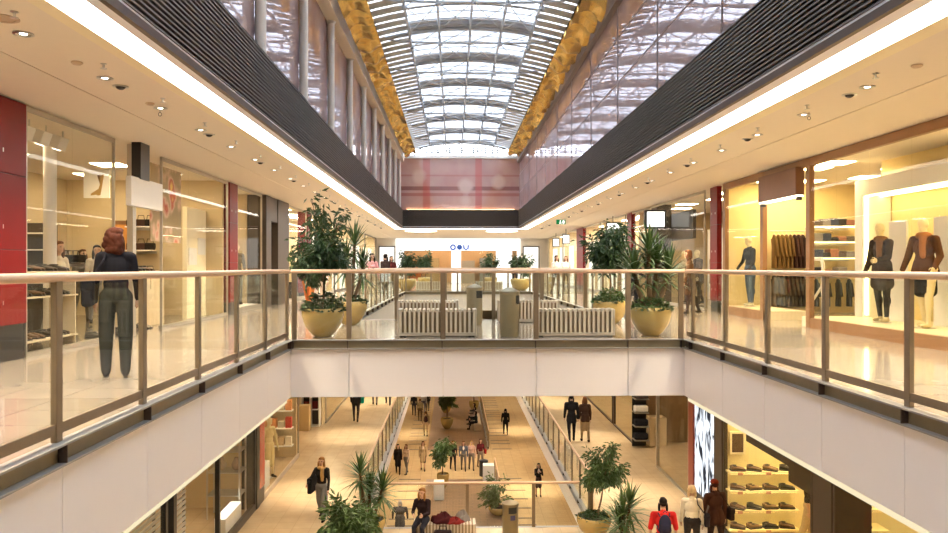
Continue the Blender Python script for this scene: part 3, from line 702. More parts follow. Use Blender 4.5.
# distant second bridge
def far_plant(label, px, Y, seed, wide):
    t = P('potted_bush', label, (at_y(px, Y), Y, 0)); bowl(t, .55 if wide else .42, .6)
    tree(t, .5, .4, [(0, 0, 1.35, .62, .5, .45, 1.), (.1, 0, 1.75, .4, .4, .3, .5)], 900, seed, (.16, .26), leafd, 2)
far_plant('round bushy plant in a wide bowl on the second bridge, end beside dark shop portal', 406, 40.2, 31, True)
far_plant('round bushy plant in a wide bowl on the second bridge, end beside the blade sign', 521, 40.2, 32, True)
far_plant('smaller potted plant behind the distant bench near orange shop interior', 425, 45, 33, False)
far_plant('smaller potted plant before the white far shopfront behind the bins', 490, 45, 34, False)
for (px, Y, w_, h_, lb) in ((439, 39.0, .26, .9, 'square white plinth in the lobby below the leafy aisle tree'), (488.5, 42.2, .30, .9, 'square white plinth in the lobby beside the dark bin')):
    o = MB().box(-w_, -w_, 0, w_, w_, h_).build('plinth', white_paint, None, False, (at_y(px, Y), Y, L0 + .02), .02); tag(o, lb, 'plinth')
# ================================================================ PEOPLE
skin = M('skin', (.55, .34, .23), .55, vary=.08, scale=20)
lips = M('lips', (.42, .15, .12), .5); eye = M('eye', (.02, .015, .012), .3)
HAIR = {'brown': M('hair_brown', (.13, .055, .025), .85, spec=.12, vary=.4, scale=40), 'red': M('hair_red', (.065, .020, .011), .85, spec=.12, vary=.35, scale=40), 'black': M('hair_black', (.018, .013, .011), .8, spec=.12, vary=.3, scale=40),
        'blonde': M('hair_blonde', (.62, .40, .17), .85, spec=.12, vary=.3, scale=40), 'pale': M('hair_pale', (.80, .66, .42), .85, spec=.12, vary=.2, scale=40), 'grey': M('hair_grey', (.36, .33, .30), .85, spec=.12, vary=.25, scale=40), 'ginger': M('hair_ginger', (.27, .125, .04), .85, spec=.12, vary=.3, scale=40)}
CLOTH = {}
def cloth(c):
    c = tuple(round(v, 3) for v in c)
    if c not in CLOTH: CLOTH[c] = M('cloth_%d' % len(CLOTH), c, .9, spec=.15, vary=.16, scale=14)
    return CLOTH[c]
class Prim:
    """capsule (tapered) or ellipsoid, with a region tag"""
    def __init__(s, kind, a, b, r0, r1, reg): s.k, s.a, s.b, s.r0, s.r1, s.g = kind, Vector(a), Vector(b), r0, r1, reg
    def mesh(s, m):
        if s.k == 'c':
            d = s.b - s.a; L = max(d.length, 1e-4); R = d.to_track_quat('Z', 'Y').to_matrix(); pts = []
            N = 5
            prof = [(s.r0 * math.sin(PI / 2 * i / N), -s.r0 * math.cos(PI / 2 * i / N)) for i in range(N + 1)] + [(s.r1 * math.cos(PI / 2 * i / N), L + s.r1 * math.sin(PI / 2 * i / N)) for i in range(N + 1)]
            n = 14; vs = [s.a + R @ Vector((r * math.cos(2 * PI * k / n), r * math.sin(2 * PI * k / n), z)) for r, z in prof for k in range(n)]
            q = len(prof); m.add(vs, [(i * n + k, i * n + (k + 1) % n, (i + 1) * n + (k + 1) % n, (i + 1) * n + k) for i in range(q - 1) for k in range(n)])
        else: m.ell(s.a, s.b, 16, 10)
    def dist(s, P):
        if s.k == 'c':
            a, d = np.array(s.a), np.array(s.b - s.a); L2 = max(float(d @ d), 1e-8)
            t = np.clip((P - a) @ d / L2, 0, 1); return np.linalg.norm(P - a - t[:, None] * d, axis=1) - (s.r0 + (s.r1 - s.r0) * t)
        r = np.array(s.b); q = (P - np.array(s.a)) / r; n = np.linalg.norm(q, axis=1); return (n - 1) * r.min()
def fuse(prims, voxel, smooth=3):
    m = MB()
    for p in prims: p.mesh(m)
    me = bpy.data.meshes.new('tmp'); me.from_pydata(m.v, [], m.f)
    bm = bmesh.new(); bm.from_mesh(me); bmesh.ops.remove_doubles(bm, verts=bm.verts, dist=1e-5); bmesh.ops.recalc_face_normals(bm, faces=bm.faces); bm.to_mesh(me); bm.free()
    o = bpy.data.objects.new('tmp', me); COL.objects.link(o)
    r = o.modifiers.new('r', 'REMESH'); r.mode = 'VOXEL'; r.voxel_size = voxel; r.use_smooth_shade = True
    s = o.modifiers.new('s', 'SMOOTH'); s.iterations = smooth; s.factor = .5
    dg = bpy.context.evaluated_depsgraph_get(); out = bpy.data.meshes.new_from_object(o.evaluated_get(dg))
    bpy.data.objects.remove(o); bpy.data.meshes.remove(me); return out
REG = ['skin', 'top', 'bottom', 'shoe', 'trim', 'eye', 'lip']
def person(label, loc, rz, h=1.7, top=(.02, .02, .025), bottom=(.05, .05, .06), shoe=(.02, .015, .012), trim=None, hair='brown', hs='short', legs=(6, 4, -10, 12), arms=((8, 8, 12), (-6, 8, 14)), lean=2, look=0,
           coat=0, skirt=0, short=False, bare=False, male=False, bulk=1., seat=False, name='person', cat='person', skinmat=None, bag=None, pack=None, group=None, base=False, voxel=.013, scarf=False, fat_trousers=False, hat=None, z0=None, noface=False):
    """faces local -Y. legs: hip/knee flex of left (+x) and right; arms: (flex, abduct, elbow) each"""
    H = h; V = Vector; k = H
    t = thing(name, label, cat, loc, rz, group)
    def dr(fl, ab, sd): f_, a = math.radians(fl), math.radians(ab); return V((sd * math.sin(a), -math.sin(f_) * math.cos(a), -math.cos(f_) * math.cos(a)))
    P = V((0, 0, .53 * H)); hw = .052 * H
    feet = []; LG = []
    for sd, (hf, kf) in ((1, legs[:2]), (-1, legs[2:])):
        hip = P + V((sd * hw, 0, 0)); kn = hip + dr(hf, 2.0, sd) * .245 * H; an = kn + dr(hf - kf, 0, sd) * .245 * H
        LG.append((sd, hip, kn, an, hf - kf)); feet.append(an.z)
    dz = .042 * H - min(feet); sh = V((0, 0, dz)); P = P + sh
    ln = math.radians(lean); up = V((0, -math.sin(ln), math.cos(ln))); fw = V((0, -math.cos(ln), -math.sin(ln)))
    pr = []; C = lambda a, b, r0, r1, g: pr.append(Prim('c', a, b, r0 * k, r1 * k, g)); E = lambda a, r, g: pr.append(Prim('e', a, [v * k for v in r], 0, 0, g))
    B = bulk; tp = 'top'
    E(P + up * .015 * H, (.094 * B, .068 * B, .07), 'bottom' if not coat else 'top')
    E(P + up * .09 * H, (.080 * B, .060 * B, .085), tp); E(P + up * .19 * H, ((.098 if male else .088) * B, .066 * B, .10), tp)
    if not male: E(P + up * .20 * H + fw * .035 * H, (.066, .038, .038), tp)
    sw = (.098 if male else .084) * B
    C(P + up * .27 * H + V((sw * H, 0, 0)), P + up * .27 * H - V((sw * H, 0, 0)), .036, .036, tp)
    C(P + up * .285 * H, P + up * .31 * H, .05, .034, tp)
    nb = P + up * .29 * H; hc = P + up * .40 * H + fw * .012 * H; up2 = V((0, 0, 1))
    C(nb, hc - V((0, 0, .02 * H)), .031, .029, 'skin')
    hr = Matrix.Rotation(math.radians(look), 3, 'Z'); hv = lambda x, y, z: hc + hr @ V((x * H, y * H, z * H))
    E(hc + V((0, 0, .012 * H)), (.044, .054, .056), 'skin'); E(hv(0, -.014, -.028), (.033, .037, .036), 'skin'); E(hv(0, -.052, -.006), (.007, .012, .011), 'skin')
    for sd in (1, -1): E(hv(sd * .045, .002, -.004), (.006, .011, .016), 'skin')
    if not noface:
        for sd in (1, -1): E(hv(sd * .018, -.0475, .008), (.0075, .004, .0045), 'eye')
        E(hv(0, -.0485, -.031), (.013, .005, .004), 'lip')
    for sd, hip, kn, an, sl in LG:
        hip, kn, an = hip + sh, kn + sh, an + sh; wide = .012 if fat_trousers else 0
        lg = 'skin' if bare else 'bottom'
        C(hip, kn, .054 * B, .036 + wide, 'bottom' if not (bare and skirt) else lg); C(kn, an, .035 + wide, .022 + wide * .8 if not bare else .018, lg)
        if not fat_trousers: E(kn.lerp(an, .3) + V((0, .012 * H, 0)), (.032, .035, .06), lg)
        tf = math.radians(sl if not seat else 0); toe = V((0, -math.cos(tf) * .085 * H, math.sin(-tf) * -.02 * H - .022 * H))
        C(an + V((0, .012 * H, -.022 * H)), an + toe + V((0, 0, 0)), .022, .018, 'shoe'); C(an, an + V((0, 0, -.018 * H)), .024, .024, 'shoe')
    hands = []
    for sd, (fl, ab, el) in zip((1, -1), arms):
        s_ = P + up * .268 * H + V((sd * (sw + .012) * H, 0, 0)); e_ = s_ + dr(fl, ab, sd) * .165 * H
        inn = V((-sd, 0, 0)) * math.sin(math.radians(el)) * (.45 if el > 60 else .12); wr = e_ + (dr(fl + el, ab * .4, sd) + inn).normalized() * .14 * H
        th = .006 if coat or male else .0
        C(s_, e_, .032 + th, .026 + th, tp); C(e_, wr, .025 + (th if not short else 0), .018 + (th if not short else 0), 'skin' if short else tp)
        hd = (wr - e_).normalized(); pc = wr + hd * .035 * H; E(pc, (.016, .020, .028), 'skin'); hands.append((sd, wr, hd, pc))
    if coat:
        hem = P.z - coat * H; w_ = .062 if not male else .066
        for sd in (1, -1):
            for yy in (-.018, .022): C(P + V((sd * .030 * H, yy * H, .05 * H)), V((sd * .040 * H, yy * H * 1.4 + P.y, hem)), .056 * B, w_ * B, tp)
        C(P + V((0, 0, .05 * H)), V((0, P.y, hem)), .06 * B, w_ * B, tp)
    if skirt and not seat:
        hem = P.z - skirt * H
        for sd in (1, -1):
            for yy in (-.012, .016): C(P + V((sd * .034 * H, yy * H, .01 * H)), V((sd * .038 * H, yy * H * 1.4, hem)), .058, .056, 'bottom')
    if scarf:
        for i in range(9):
            a = 2 * PI * i / 8; C(nb + V((.045 * H * math.cos(a), .04 * H * math.sin(a) - .008 * H, .015 * H)), nb + V((.045 * H * math.cos(a + .78), .04 * H * math.sin(a + .78) - .008 * H, .015 * H)), .026, .026, 'trim')
        C(nb + V((.02 * H, -.055 * H, 0)), P + V((.03 * H, -.08 * H, .12 * H)), .03, .024, 'trim')
    if trim and not scarf: E(P + up * .23 * H + fw * .05 * H, (.028, .026, .07), 'trim')
    me = fuse(pr, voxel * H / 1.7)
    n = len(me.polygons); ct = np.empty(n * 3, np.float32); me.polygons.foreach_get('center', ct); ct = ct.reshape(n, 3).astype(float)
    D = np.stack([p.dist(ct) - (.004 if p.g in ('eye', 'lip') else 0) for p in pr]); gi = np.array([REG.index(p.g) for p in pr])[D.argmin(0)]
    # fingers and thumb rooted in each palm
    fm = MB()
    for sd, wr, hd, pc in hands:
        sdv = V((-sd, 0, 0)); ax = hd.cross(sdv); ax = ax.normalized() if ax.length > .05 else V((0, -1, 0)); nrm = sdv - hd * sdv.dot(hd); nrm = nrm.normalized() if nrm.length > .05 else V((0, 1, 0))
        ax = hd.cross(nrm).normalized()
        for i, (o_, ll) in enumerate(((-.018, .036), (-.006, .042), (.006, .040), (.018, .031))):
            b = pc + ax * o_ * H * .85 + hd * .012 * H; m1 = b + (hd + ax * o_ * 6).normalized() * ll * .5 * H; m2 = m1 + (hd * .8 + nrm * .6).normalized() * ll * .45 * H
            fm.tube([b, m1, m2], [.0055 * H, .005 * H, .0038 * H], 7)
        b = pc - ax * .012 * H - hd * .012 * H; m1 = b + (hd * .5 - ax * .8 + nrm * .35).normalized() * .024 * H; fm.tube([b, m1, m1 + (hd * .9 + nrm * .2).normalized() * .02 * H], [.0068 * H, .006 * H, .0048 * H], 7)
    me.materials.clear(); bm = bmesh.new(); bm.from_mesh(me)
    for f_, g in zip(bm.faces, gi): f_.material_index = int(g); f_.smooth = True
    vv = [bm.verts.new(v) for v in fm.v]
    for f_ in fm.f:
        try: nf = bm.faces.new([vv[i] for i in f_]); nf.material_index = 0; nf.smooth = True
        except ValueError: pass
    bm.to_mesh(me); bm.free(); idx = [p.material_index for p in me.polygons]
    sk = skinmat or skin
    tr = cloth(trim) if trim else cloth(top)
    for m_ in (sk, cloth(top), cloth(bottom), cloth(shoe), tr, eye if not skinmat else sk, lips if not skinmat else sk): me.materials.append(m_)
    me.polygons.foreach_set('material_index', idx)
    bo = bpy.data.objects.new('body', me); COL.objects.link(bo); bo.parent = t
    if hair:
        hp = []; Eh = lambda x, y, z, r: hp.append(Prim('e', hv(x, y, z), [v * k for v in r], 0, 0, 'h'))
        Eh(0, .010, .030, (.049, .053, .042)); Eh(0, .024, .008, (.046, .040, .040)); Eh(0, -.018, .05, (.036, .034, .02))
        if hs in ('long', 'curly', 'bob'):
            for sd in (1, -1): Eh(sd * .038, .012, -.025, (.018, .034, .05))
            Eh(0, .034, -.035, (.046, .030, .05))
        if hs == 'long':
            for sd in (1, 0, -1): Eh(sd * .028, .040, -.085, (.026, .024, .065))
        for sd in (1, -1): Eh(sd * .046, -.006, -.055, (.016, .026, .065))
        if hs == 'curly':
            r = random.Random(4)
            for i in range(34): d = rdir(r, -.75, .9); d.y = abs(d.y) * 1.0 - .1; Eh(d.x * .058, .018 + d.y * .048, -.014 + d.z * .066, (.021, .021, .021))
            for i in range(12): Eh(r.uniform(-.055, .055), r.uniform(.03, .06), r.uniform(-.105, -.05), (.02, .02, .024))
        if hs == 'bun': Eh(0, .058, .02, (.024, .022, .024))
        if hs == 'puffy':
            r = random.Random(6)
            for i in range(26): d = rdir(r, -.3, 1); d.y = abs(d.y) - .25; Eh(d.x * .048, .012 + d.y * .05, .015 + d.z * .05, (.02, .02, .02))
        hm = fuse(hp, .010 * H / 1.7, 2); hm.materials.clear(); hm.materials.append(HAIR[hair]); hm.polygons.foreach_set('use_smooth', [True] * len(hm.polygons))
        ho = bpy.data.objects.new('hair', hm); COL.objects.link(ho); ho.parent = t
    if hat:
        hp = [Prim('e', hv(0, .006, .036), [.052 * k, .058 * k, .040 * k], 0, 0, 'h'), Prim('e', hv(0, -.03, .022), [.045 * k, .045 * k, .01 * k], 0, 0, 'h')]
        hm = fuse(hp, .011, 2); hm.materials.clear(); hm.materials.append(cloth(hat)); ho = bpy.data.objects.new('cap', hm); COL.objects.link(ho); ho.parent = t
    if base:
        MB().lathe([(0, 0), (.16, 0), (.16, .012), (0, .014)], 24).build('base_plate', chrome, t, True); bo.location.z = .014
        for c_ in t.children:
            if c_.name.startswith('hair'): c_.location.z = .014
    Wm = Matrix.Translation(V(loc)) @ Matrix.Rotation(rz, 4, 'Z')
    if bag:
        col_, sd, sz, blb = bag; hip = P + V((sd * .165 * H * B, .02 * H, .03 * H)); q = Wm @ hip
        g = thing('shoulder_bag', blb, 'bag', q, rz); s_ = sz
        m = MB(); m.box(-.06, -.17 * s_, -.14 * s_, .06, .17 * s_, .12 * s_); o = m.build('body', cloth(col_), g, bevel=.035)
        m = MB(); m.box(-.064, -.175 * s_, .02 * s_, .064, .175 * s_, .13 * s_).build('flap', cloth(tuple(c * .8 for c in col_)), g, bevel=.02)
        shp = P + up * .315 * H + V((sd * .06 * H, 0, 0)) - hip
        m = MB(); m.tube([V((0, -.13 * s_, .1)), V((shp.x * .9, -.09, shp.z * .75)), shp + V((0, -.02, .008)), V((shp.x * .9, .09, shp.z * .75)), V((0, .13 * s_, .1))], .012, 6).build('strap', cloth(col_), g)
    if pack:
        q = Wm @ (P + up * .19 * H + V((0, .115 * H, 0))); g = thing('backpack', pack[1], 'backpack', q, rz)
        hp = [Prim('e', V((0, .0, 0)), [.13, .07, .20], 0, 0, 'h'), Prim('e', V((0, .045, -.08)), [.11, .055, .11], 0, 0, 'h'), Prim('e', V((0, 0, -.12)), [.135, .075, .12], 0, 0, 'h')]
        hm = fuse(hp, .014, 2); hm.materials.clear(); hm.materials.append(cloth(pack[0])); o = bpy.data.objects.new('body', hm); COL.objects.link(o); o.parent = g
        for sd in (1, -1):
            MB().tube([V((sd * .10, -.02, .15)), V((sd * .115, -.12, .185)), V((sd * .12, -.24, .15)), V((sd * .12, -.26, .05)), V((sd * .14, -.12, -.12)), V((sd * .13, -.03, -.15))], .013, 6).build('strap', cloth(pack[0]), g)
        MB().tube([V((-.04, 0, .23)), V((0, .0, .27)), V((.04, 0, .23))], .009, 6).build('grab_loop', cloth(pack[0]), g)
    return t
# --- our floor
person('woman with curly red-brown hair in a black jacket, back turned, before the shoe shop', (*at_z(116, 376, 0).xy, 0), PI + .35, 1.64, (.010, .010, .014), (.028, .031, .027), hair='red', hs='curly', legs=(2, 4, -6, 6), arms=((4, 10, 14), (10, 10, 22)), fat_trousers=True, look=-35, voxel=.011,
       bag=((.012, .012, .018), 1, 1.05, 'black shoulder bag hanging on the red-haired woman'))
def floor_at(px, py, z): p = at_z(px, py, z); return (p.x, p.y, z)
person('person in a pink shirt standing far along the walkway of the dark portal', (at_y(372, 26), 26, 0), .3, 1.66, (.72, .36, .38), (.6, .52, .42), hair='black', hs='bob')
person('person in a dark coat farther along the walkway, before a glowing shop', (at_y(385, 31), 31, 0), 2.6, 1.72, (.03, .02, .02), (.03, .03, .03), hair='black', coat=.16)
person('person in a black and red jacket near the far end of the walkway', (at_y(391, 37), 37, 0), .5, 1.72, (.10, .02, .02), (.03, .03, .03), hair='black', male=True)
person('person in orange trousers walking behind the tall ficus', (at_y(309, 18.5), 18.5, 0), 2.8, 1.66, (.55, .42, .36), (.58, .17, .05), hair='brown', legs=(16, 4, -14, 16))
person('person in pale clothes walking behind the tall ficus', (at_y(319, 20), 20, 0), .2, 1.68, (.7, .52, .45), (.72, .58, .46), hair='black', legs=(-12, 14, 15, 4))
person('person in a white shirt by the shopfronts beyond the potted tree', (at_y(556, 33), 33, 0), .4, 1.70, (.8, .74, .68), (.1, .08, .07), hair='black', short=True)
person('second person in a white shirt, farther along beyond the potted tree', (at_y(566, 36), 36, 0), -.2, 1.72, (.82, .78, .74), (.1, .08, .07), hair='brown', male=True, short=True)
person('small distant person in dark clothes on the second bridge', (at_y(515, 46), 46, 0), 0, 1.7, (.03, .03, .05), (.02, .02, .03), hair='black')
person('shopper in a dark jacket standing behind the large dracaena, on the walkway', (at_y(634, 20.5), 20.5, 0), 1.2, 1.66, (.03, .025, .03), (.03, .03, .035), hair='brown', arms=((35, 6, 60), (20, 8, 40)))
person('customer in brown coat looking into the glass shop beside the red column', (at_y(690, 19.8), 19.8, 0), -1.9, 1.64, (.13, .07, .035), (.05, .03, .025), hair='brown', hs='bob', coat=.2)
# --- middle floor
person('woman with long ginger hair and tan scarf walking with a black bag', floor_at(322, 519.5, L1), -.15, 1.66, (.02, .018, .018), (.22, .22, .23), trim=(.50, .30, .12), hair='ginger', hs='long', scarf=True, legs=(14, 6, -12, 16), arms=((6, 8, 10), (25, 22, 45)), fat_trousers=True,
       bag=((.012, .012, .014), -1, 1.5, 'big black shoulder bag carried by the ginger-haired woman'))
person('person in black walking away with a pale bundle and a green bag', floor_at(356, 422, L1), PI, 1.72, (.022, .02, .02), (.03, .025, .03), hair='black', legs=(16, 6, -14, 20), coat=.05, bag=((.015, .30, .20), -1, .9, 'green bag on the walker with the pale bundle'))
for px, lb in ((375, 'pair of legs in grey trousers walking far along the middle floor'), (388, 'second walker in dark trousers far along the middle floor')):
    person(lb, (at_y(px, 37.5), 37.5, L1), PI if px < 380 else 0, 1.74, (.06, .05, .05), (.12, .10, .09) if px < 380 else (.05, .05, .05), hair='black', legs=(14, 4, -12, 16), male=True)
person('man in a black suit walking away beside the woman in brown', floor_at(571.5, 441.5, L1), PI, 1.80, (.014, .013, .014), (.014, .013, .015), hair='black', male=True, coat=.08, legs=(-12, 16, 12, 4))
person('woman in a dark brown jacket and tan skirt walking beside the man in black', floor_at(585, 441.5, L1), PI + .05, 1.70, (.055, .028, .018), (.28, .19, .10), hair='brown', hs='bob', skirt=.24, coat=.04, legs=(10, 4, -8, 12))
person('man in a red T-shirt seen from behind with a dark backpack', (at_y(663.5, 16.3), 16.3, L1), PI - .1, 1.74, (.48, .018, .018), (.03, .03, .05), hair='black', male=True, short=True, bulk=1.08, arms=((2, 12, 10), (4, 12, 12)), pack=((.02, .02, .045), 'dark navy backpack on the man in red'))
person('person with pale puffy hair in a cream jacket and a dark bag', (at_y(692, 17.4), 17.4, L1), PI - .25, 1.68, (.86, .80, .68), (.03, .025, .025), hair='pale', hs='puffy', bulk=1.15, bag=((.03, .025, .03), -1, .9, 'dark shoulder bag beside the cream jacket'))
person('person in a brown jacket and reddish cap before the lit poster', (at_y(715.5, 17.6), 17.6, L1), PI + .25, 1.76, (.06, .026, .018), (.035, .02, .016), hair='red', male=True, hat=(.20, .03, .012), bulk=1.1, coat=.04, bag=((.035, .02, .016), -1, 1.0, 'brown bag carried by the person in the cap'))
person('customer in a black T-shirt standing inside the lit shoe shop', (at_y(808.5, 18.2), 18.2, L1), 1.1, 1.78, (.03, .022, .018), (.50, .38, .22), hair='black', male=True, short=True, fat_trousers=True)
st = person('seated woman with tied-back hair in black and red top on the slatted bench', (-.72, 18.42, L1), -.25, 1.66, (.022, .012, .014), (.02, .02, .03), hair='ginger', hs='bun', seat=True, legs=(78, 76, 80, 74), arms=((30, 8, 62), (28, 8, 66)), lean=6, look=-12)
st.location.y = 18.72
# coats heaped on the bench
r = random.Random(9)
for i, (x, y, w_, d_, h_, c, lb) in enumerate(((-.24, 18.76, .28, .20, .19, (.05, .008, .010), 'dark red coat heaped on the bench next to the seated woman'), (.03, 18.7, .22, .17, .11, (.17, .018, .016), 'bright red scarf folded in the heap on the bench'), (.22, 18.86, .19, .14, .20, (.2, .18, .17), 'grey coat heaped at the end of the bench pile'))):
    m = MB(); N, Mr = 22, 12; vs = []
    for a in range(Mr + 1):
        for b in range(N):
            q = a / Mr; th_ = 2 * PI * b / N; w2 = 1 + .10 * math.sin(th_ * 5 + i) + .06 * math.sin(th_ * 9 + 2 * i)
            vs.append((w_ * math.sin(q * PI / 2 + .0) * math.cos(th_) * w2, d_ * math.sin(q * PI / 2) * math.sin(th_) * w2, max(0, h_ * math.cos(q * PI / 2) * (1 + .3 * math.sin(th_ * 3 + q * 8)) + .012 * math.sin(th_ * 7))))
    m.add(vs, [(a * N + b, a * N + (b + 1) % N, (a + 1) * N + (b + 1) % N, (a + 1) * N + b) for a in range(Mr) for b in range(N)])
    o = m.build('folded_coat', cloth(c), None, True, (x, y, L1 + .475)); tag(o, lb, 'clothing')
g = thing('handbag', 'black handbag standing on the floor before the coat heap', 'bag', (-.24, 18.38, L1)); MB().box(-.21, -.09, 0, .21, .09, .40).build('body', cloth((.025, .015, .015)), g, bevel=.04); MB().tube([(-.1, 0, .38), (-.07, 0, .50), (.07, 0, .50), (.1, 0, .38)], .012, 6).build('handle', cloth((.025, .015, .015)), g)
# --- lobby
lob = [(398, 474, 'woman in a long black coat standing at the lobby edge beside a person in grey', 0, dict(top=(.02, .014, .014), bottom=(.02, .015, .015), coat=.22, hair='black')),
       (406.5, 474, 'person in a pale top and grey trousers beside the long black coat', -.6, dict(top=(.62, .46, .34), bottom=(.20, .18, .16), hair='brown')),
       (423, 470.5, 'woman in a beige open coat walking across the lobby', 0, dict(top=(.42, .30, .17), bottom=(.05, .04, .035), coat=.2, hair='brown', hs='bob', trim=(.7, .55, .4), bare=True)),
       (453, 470, 'person in black at the tree end of the walking group', .2, dict(top=(.03, .025, .025), bottom=(.025, .02, .02), hair='ginger', hs='bob')),
       (463.5, 470.5, 'person in an open blue-grey jacket and white top in the walking group', 0, dict(top=(.12, .13, .17), bottom=(.17, .14, .12), trim=(.8, .75, .7), hair='brown', male=True)),
       (471.5, 470, 'person in a pale pink top in the walking group', .1, dict(top=(.58, .38, .32), bottom=(.22, .18, .15), hair='blonde', hs='bob')),
       (480.5, 468, 'person in a dark red jacket with a red bag in the walking group', .2, dict(top=(.11, .015, .02), bottom=(.25, .19, .15), hair='red', hs='bob', bag=((.5, .02, .02), 1, .9, 'bright red bag in the walking group'))),
       (505.5, 434.5, 'man in a black suit walking alone along the lobby', PI, dict(top=(.014, .012, .012), bottom=(.013, .012, .012), hair='black', male=True, h=1.8, coat=.06)),
       (538.5, 496.5, 'woman in a black jacket and skirt standing alone with arms folded', 0, dict(top=(.014, .012, .014), bottom=(.05, .03, .028), hair='black', hs='bob', skirt=.22, arms=((40, 4, 95), (38, 4, 100)), trim=(.7, .6, .55), bare=True, legs=(2, 2, -2, 2))),
       (414, 415.5, 'person in black at the far lobby edge by the floor stripes', PI, dict(top=(.02, .018, .02), bottom=(.025, .025, .035), hair='black', male=True)),
       (420, 421, 'person in an olive jacket at the back of the lobby', PI, dict(top=(.22, .17, .09), bottom=(.08, .05, .03), hair='brown')),
       (423.5, 413, 'person in a white shirt behind the olive jacket', 0, dict(top=(.78, .74, .70), bottom=(.09, .09, .12), hair='black', male=True)),
       (427.5, 411, 'person in dark clothes farthest back beside the floor stripes', PI, dict(top=(.035, .03, .03), bottom=(.03, .03, .03), hair='black')),
       (425.8, 436, 'person with a dark backpack and beige trousers walking away over floor stripes', PI, dict(top=(.36, .26, .16), bottom=(.46, .34, .22), hair='brown', male=True, pack=((.05, .02, .02), 'dark backpack on the walker over the floor stripes')))]
for px, py, lb, rz, kw in lob:
    kw.setdefault('h', 1.7); kw.setdefault('legs', (12, 4, -10, 12)); kw['voxel'] = .016
    person(lb, floor_at(px, py, L0), rz, **kw)
person('balding person in a wide grey coat seen from behind below the rail', (at_y(400, 33.4), 33.4, L0 + .02), PI, 1.6, (.055, .048, .046), (.04, .035, .035), hair='grey', male=True, bulk=1.5, coat=.16, arms=((5, 12, 20), (5, 12, 20)), voxel=.016)
for i, (y, c, lb) in enumerate(((55.6, (.02, .03, .035), 'seated visitor in dark clothes nearest on the lobby deck bench'), (57.3, (.35, .25, .2), 'seated visitor in a pale top in the middle of the lobby deck bench'), (58.9, (.02, .02, .025), 'seated visitor in black farthest on the lobby deck bench'))):
    person(lb, (1.66, y, L0 + .02), -PI / 2, 1.68, c, (.02, .02, .025), hair='black', hs='bob', seat=True, legs=(84, 70, 86, 74), arms=((30, 8, 60), (30, 8, 60)), voxel=.016)
# ================================================================ SHOPS
WN = [0]
greyfr = M('grey_frame', (.50, .46, .40), .35, .7)
def front(X, s, Y0, Y1, z0, z1, joints=(), fr=greyfr, fw=.025, top=.07, sill=.06, sillmat=None, posts=()):
    """glazed shopfront in the plane x = X; s = +1 when the shop lies towards +x"""
    WN[0] += 1; m = MB()
    dp = .10 if fw > .05 else .05
    m.box(X, Y0, z1 - top, X + s * (dp - .01), Y1, z1); m.box(X - s * .0, Y0, z0, X + s * (dp if sill > .1 else .07), Y1, z0 + sill)
    for y in (Y0 + fw / 2, Y1 - fw / 2) + tuple(posts): m.box(X - s * .004, y - fw / 2, z0, X + s * (dp - .006), y + fw / 2, z1)
    o = S('window_%d' % WN[0], m, fr)
    if sillmat: o.data.materials.append(sillmat)
    if sillmat:
        for p in o.data.polygons:
            if p.center.z < z0 + sill + .001 and sill > .1: p.material_index = 1
    e = [Y0 + fw] + sorted(list(joints) + list(posts)) + [Y1 - fw]
    for a, b in zip(e[:-1], e[1:]): MB().box(X + s * .02, a + .003, z0 + sill, X + s * .032, b - .004, z1 - top).build('pane', shopglass, o)
    return o
def panel_light(label, x, y, z, sx=.6, sy=.6, mat=panel_l, group=None):
    t = thing('ceiling_panel_light', label, 'ceiling light', (x, y, z), 0, group)
    MB().box(-sx / 2, -sy / 2, -.022, sx / 2, sy / 2, -.012).build('diffuser', mat, t); MB().box(-sx / 2 - .03, -sy / 2 - .03, -.012, sx / 2 + .03, sy / 2 + .03, 0).build('frame', white_paint, t)
    return t
def lights(spec, z, label, group, mat=panel_l):
    a = None
    for (x, y) in spec: a = panel_light(label, x, y, z, mat=mat, group=group) if a is None else dup(a, (x, y, z)) and a
def partition(name, x0, x1, y, z0, z1, mat=shopwall): return sbox(name, x0, y - .06, z0, x1, y + .06, z1, mat)
yl, yr = (lambda p: at_x(p, SL)), (lambda p: at_x(p, SR)); ml, mr_ = (lambda p: at_x(p, SL1)), (lambda p: at_x(p, SR1))
def column_red(label, x0, x1, y0, y1, z0, z1, pl=.40):
    t = thing('red_column', label, 'column', ((x0 + x1) / 2, (y0 + y1) / 2, z0)); a, b = (x1 - x0) / 2, (y1 - y0) / 2
    n = 3; h = (z1 - z0 - pl) / n
    m = MB()
    for i in range(n): m.box(-a, -b, pl + i * h + .004, a, b, pl + (i + 1) * h - .004)
    m.build('lacquer_panels', redm, t, bevel=.006); MB().box(-a + .02, -b + .02, 0, a - .02, b - .02, pl).build('plinth', black, t)
    MB().box(-a + .01, -b + .01, pl, a - .01, b - .01, z1 - z0).build('core', black, t)
    sx = a if x0 < 0 else -a
    for i in range(n):
        for q in (-.5, .5): MB().box(sx - .004, q * b - .008, pl + (i + .3) * h - .025, sx + .004, q * b + .008, pl + (i + .3) * h + .025).build('fixing_clip', chrome, t)
    return t
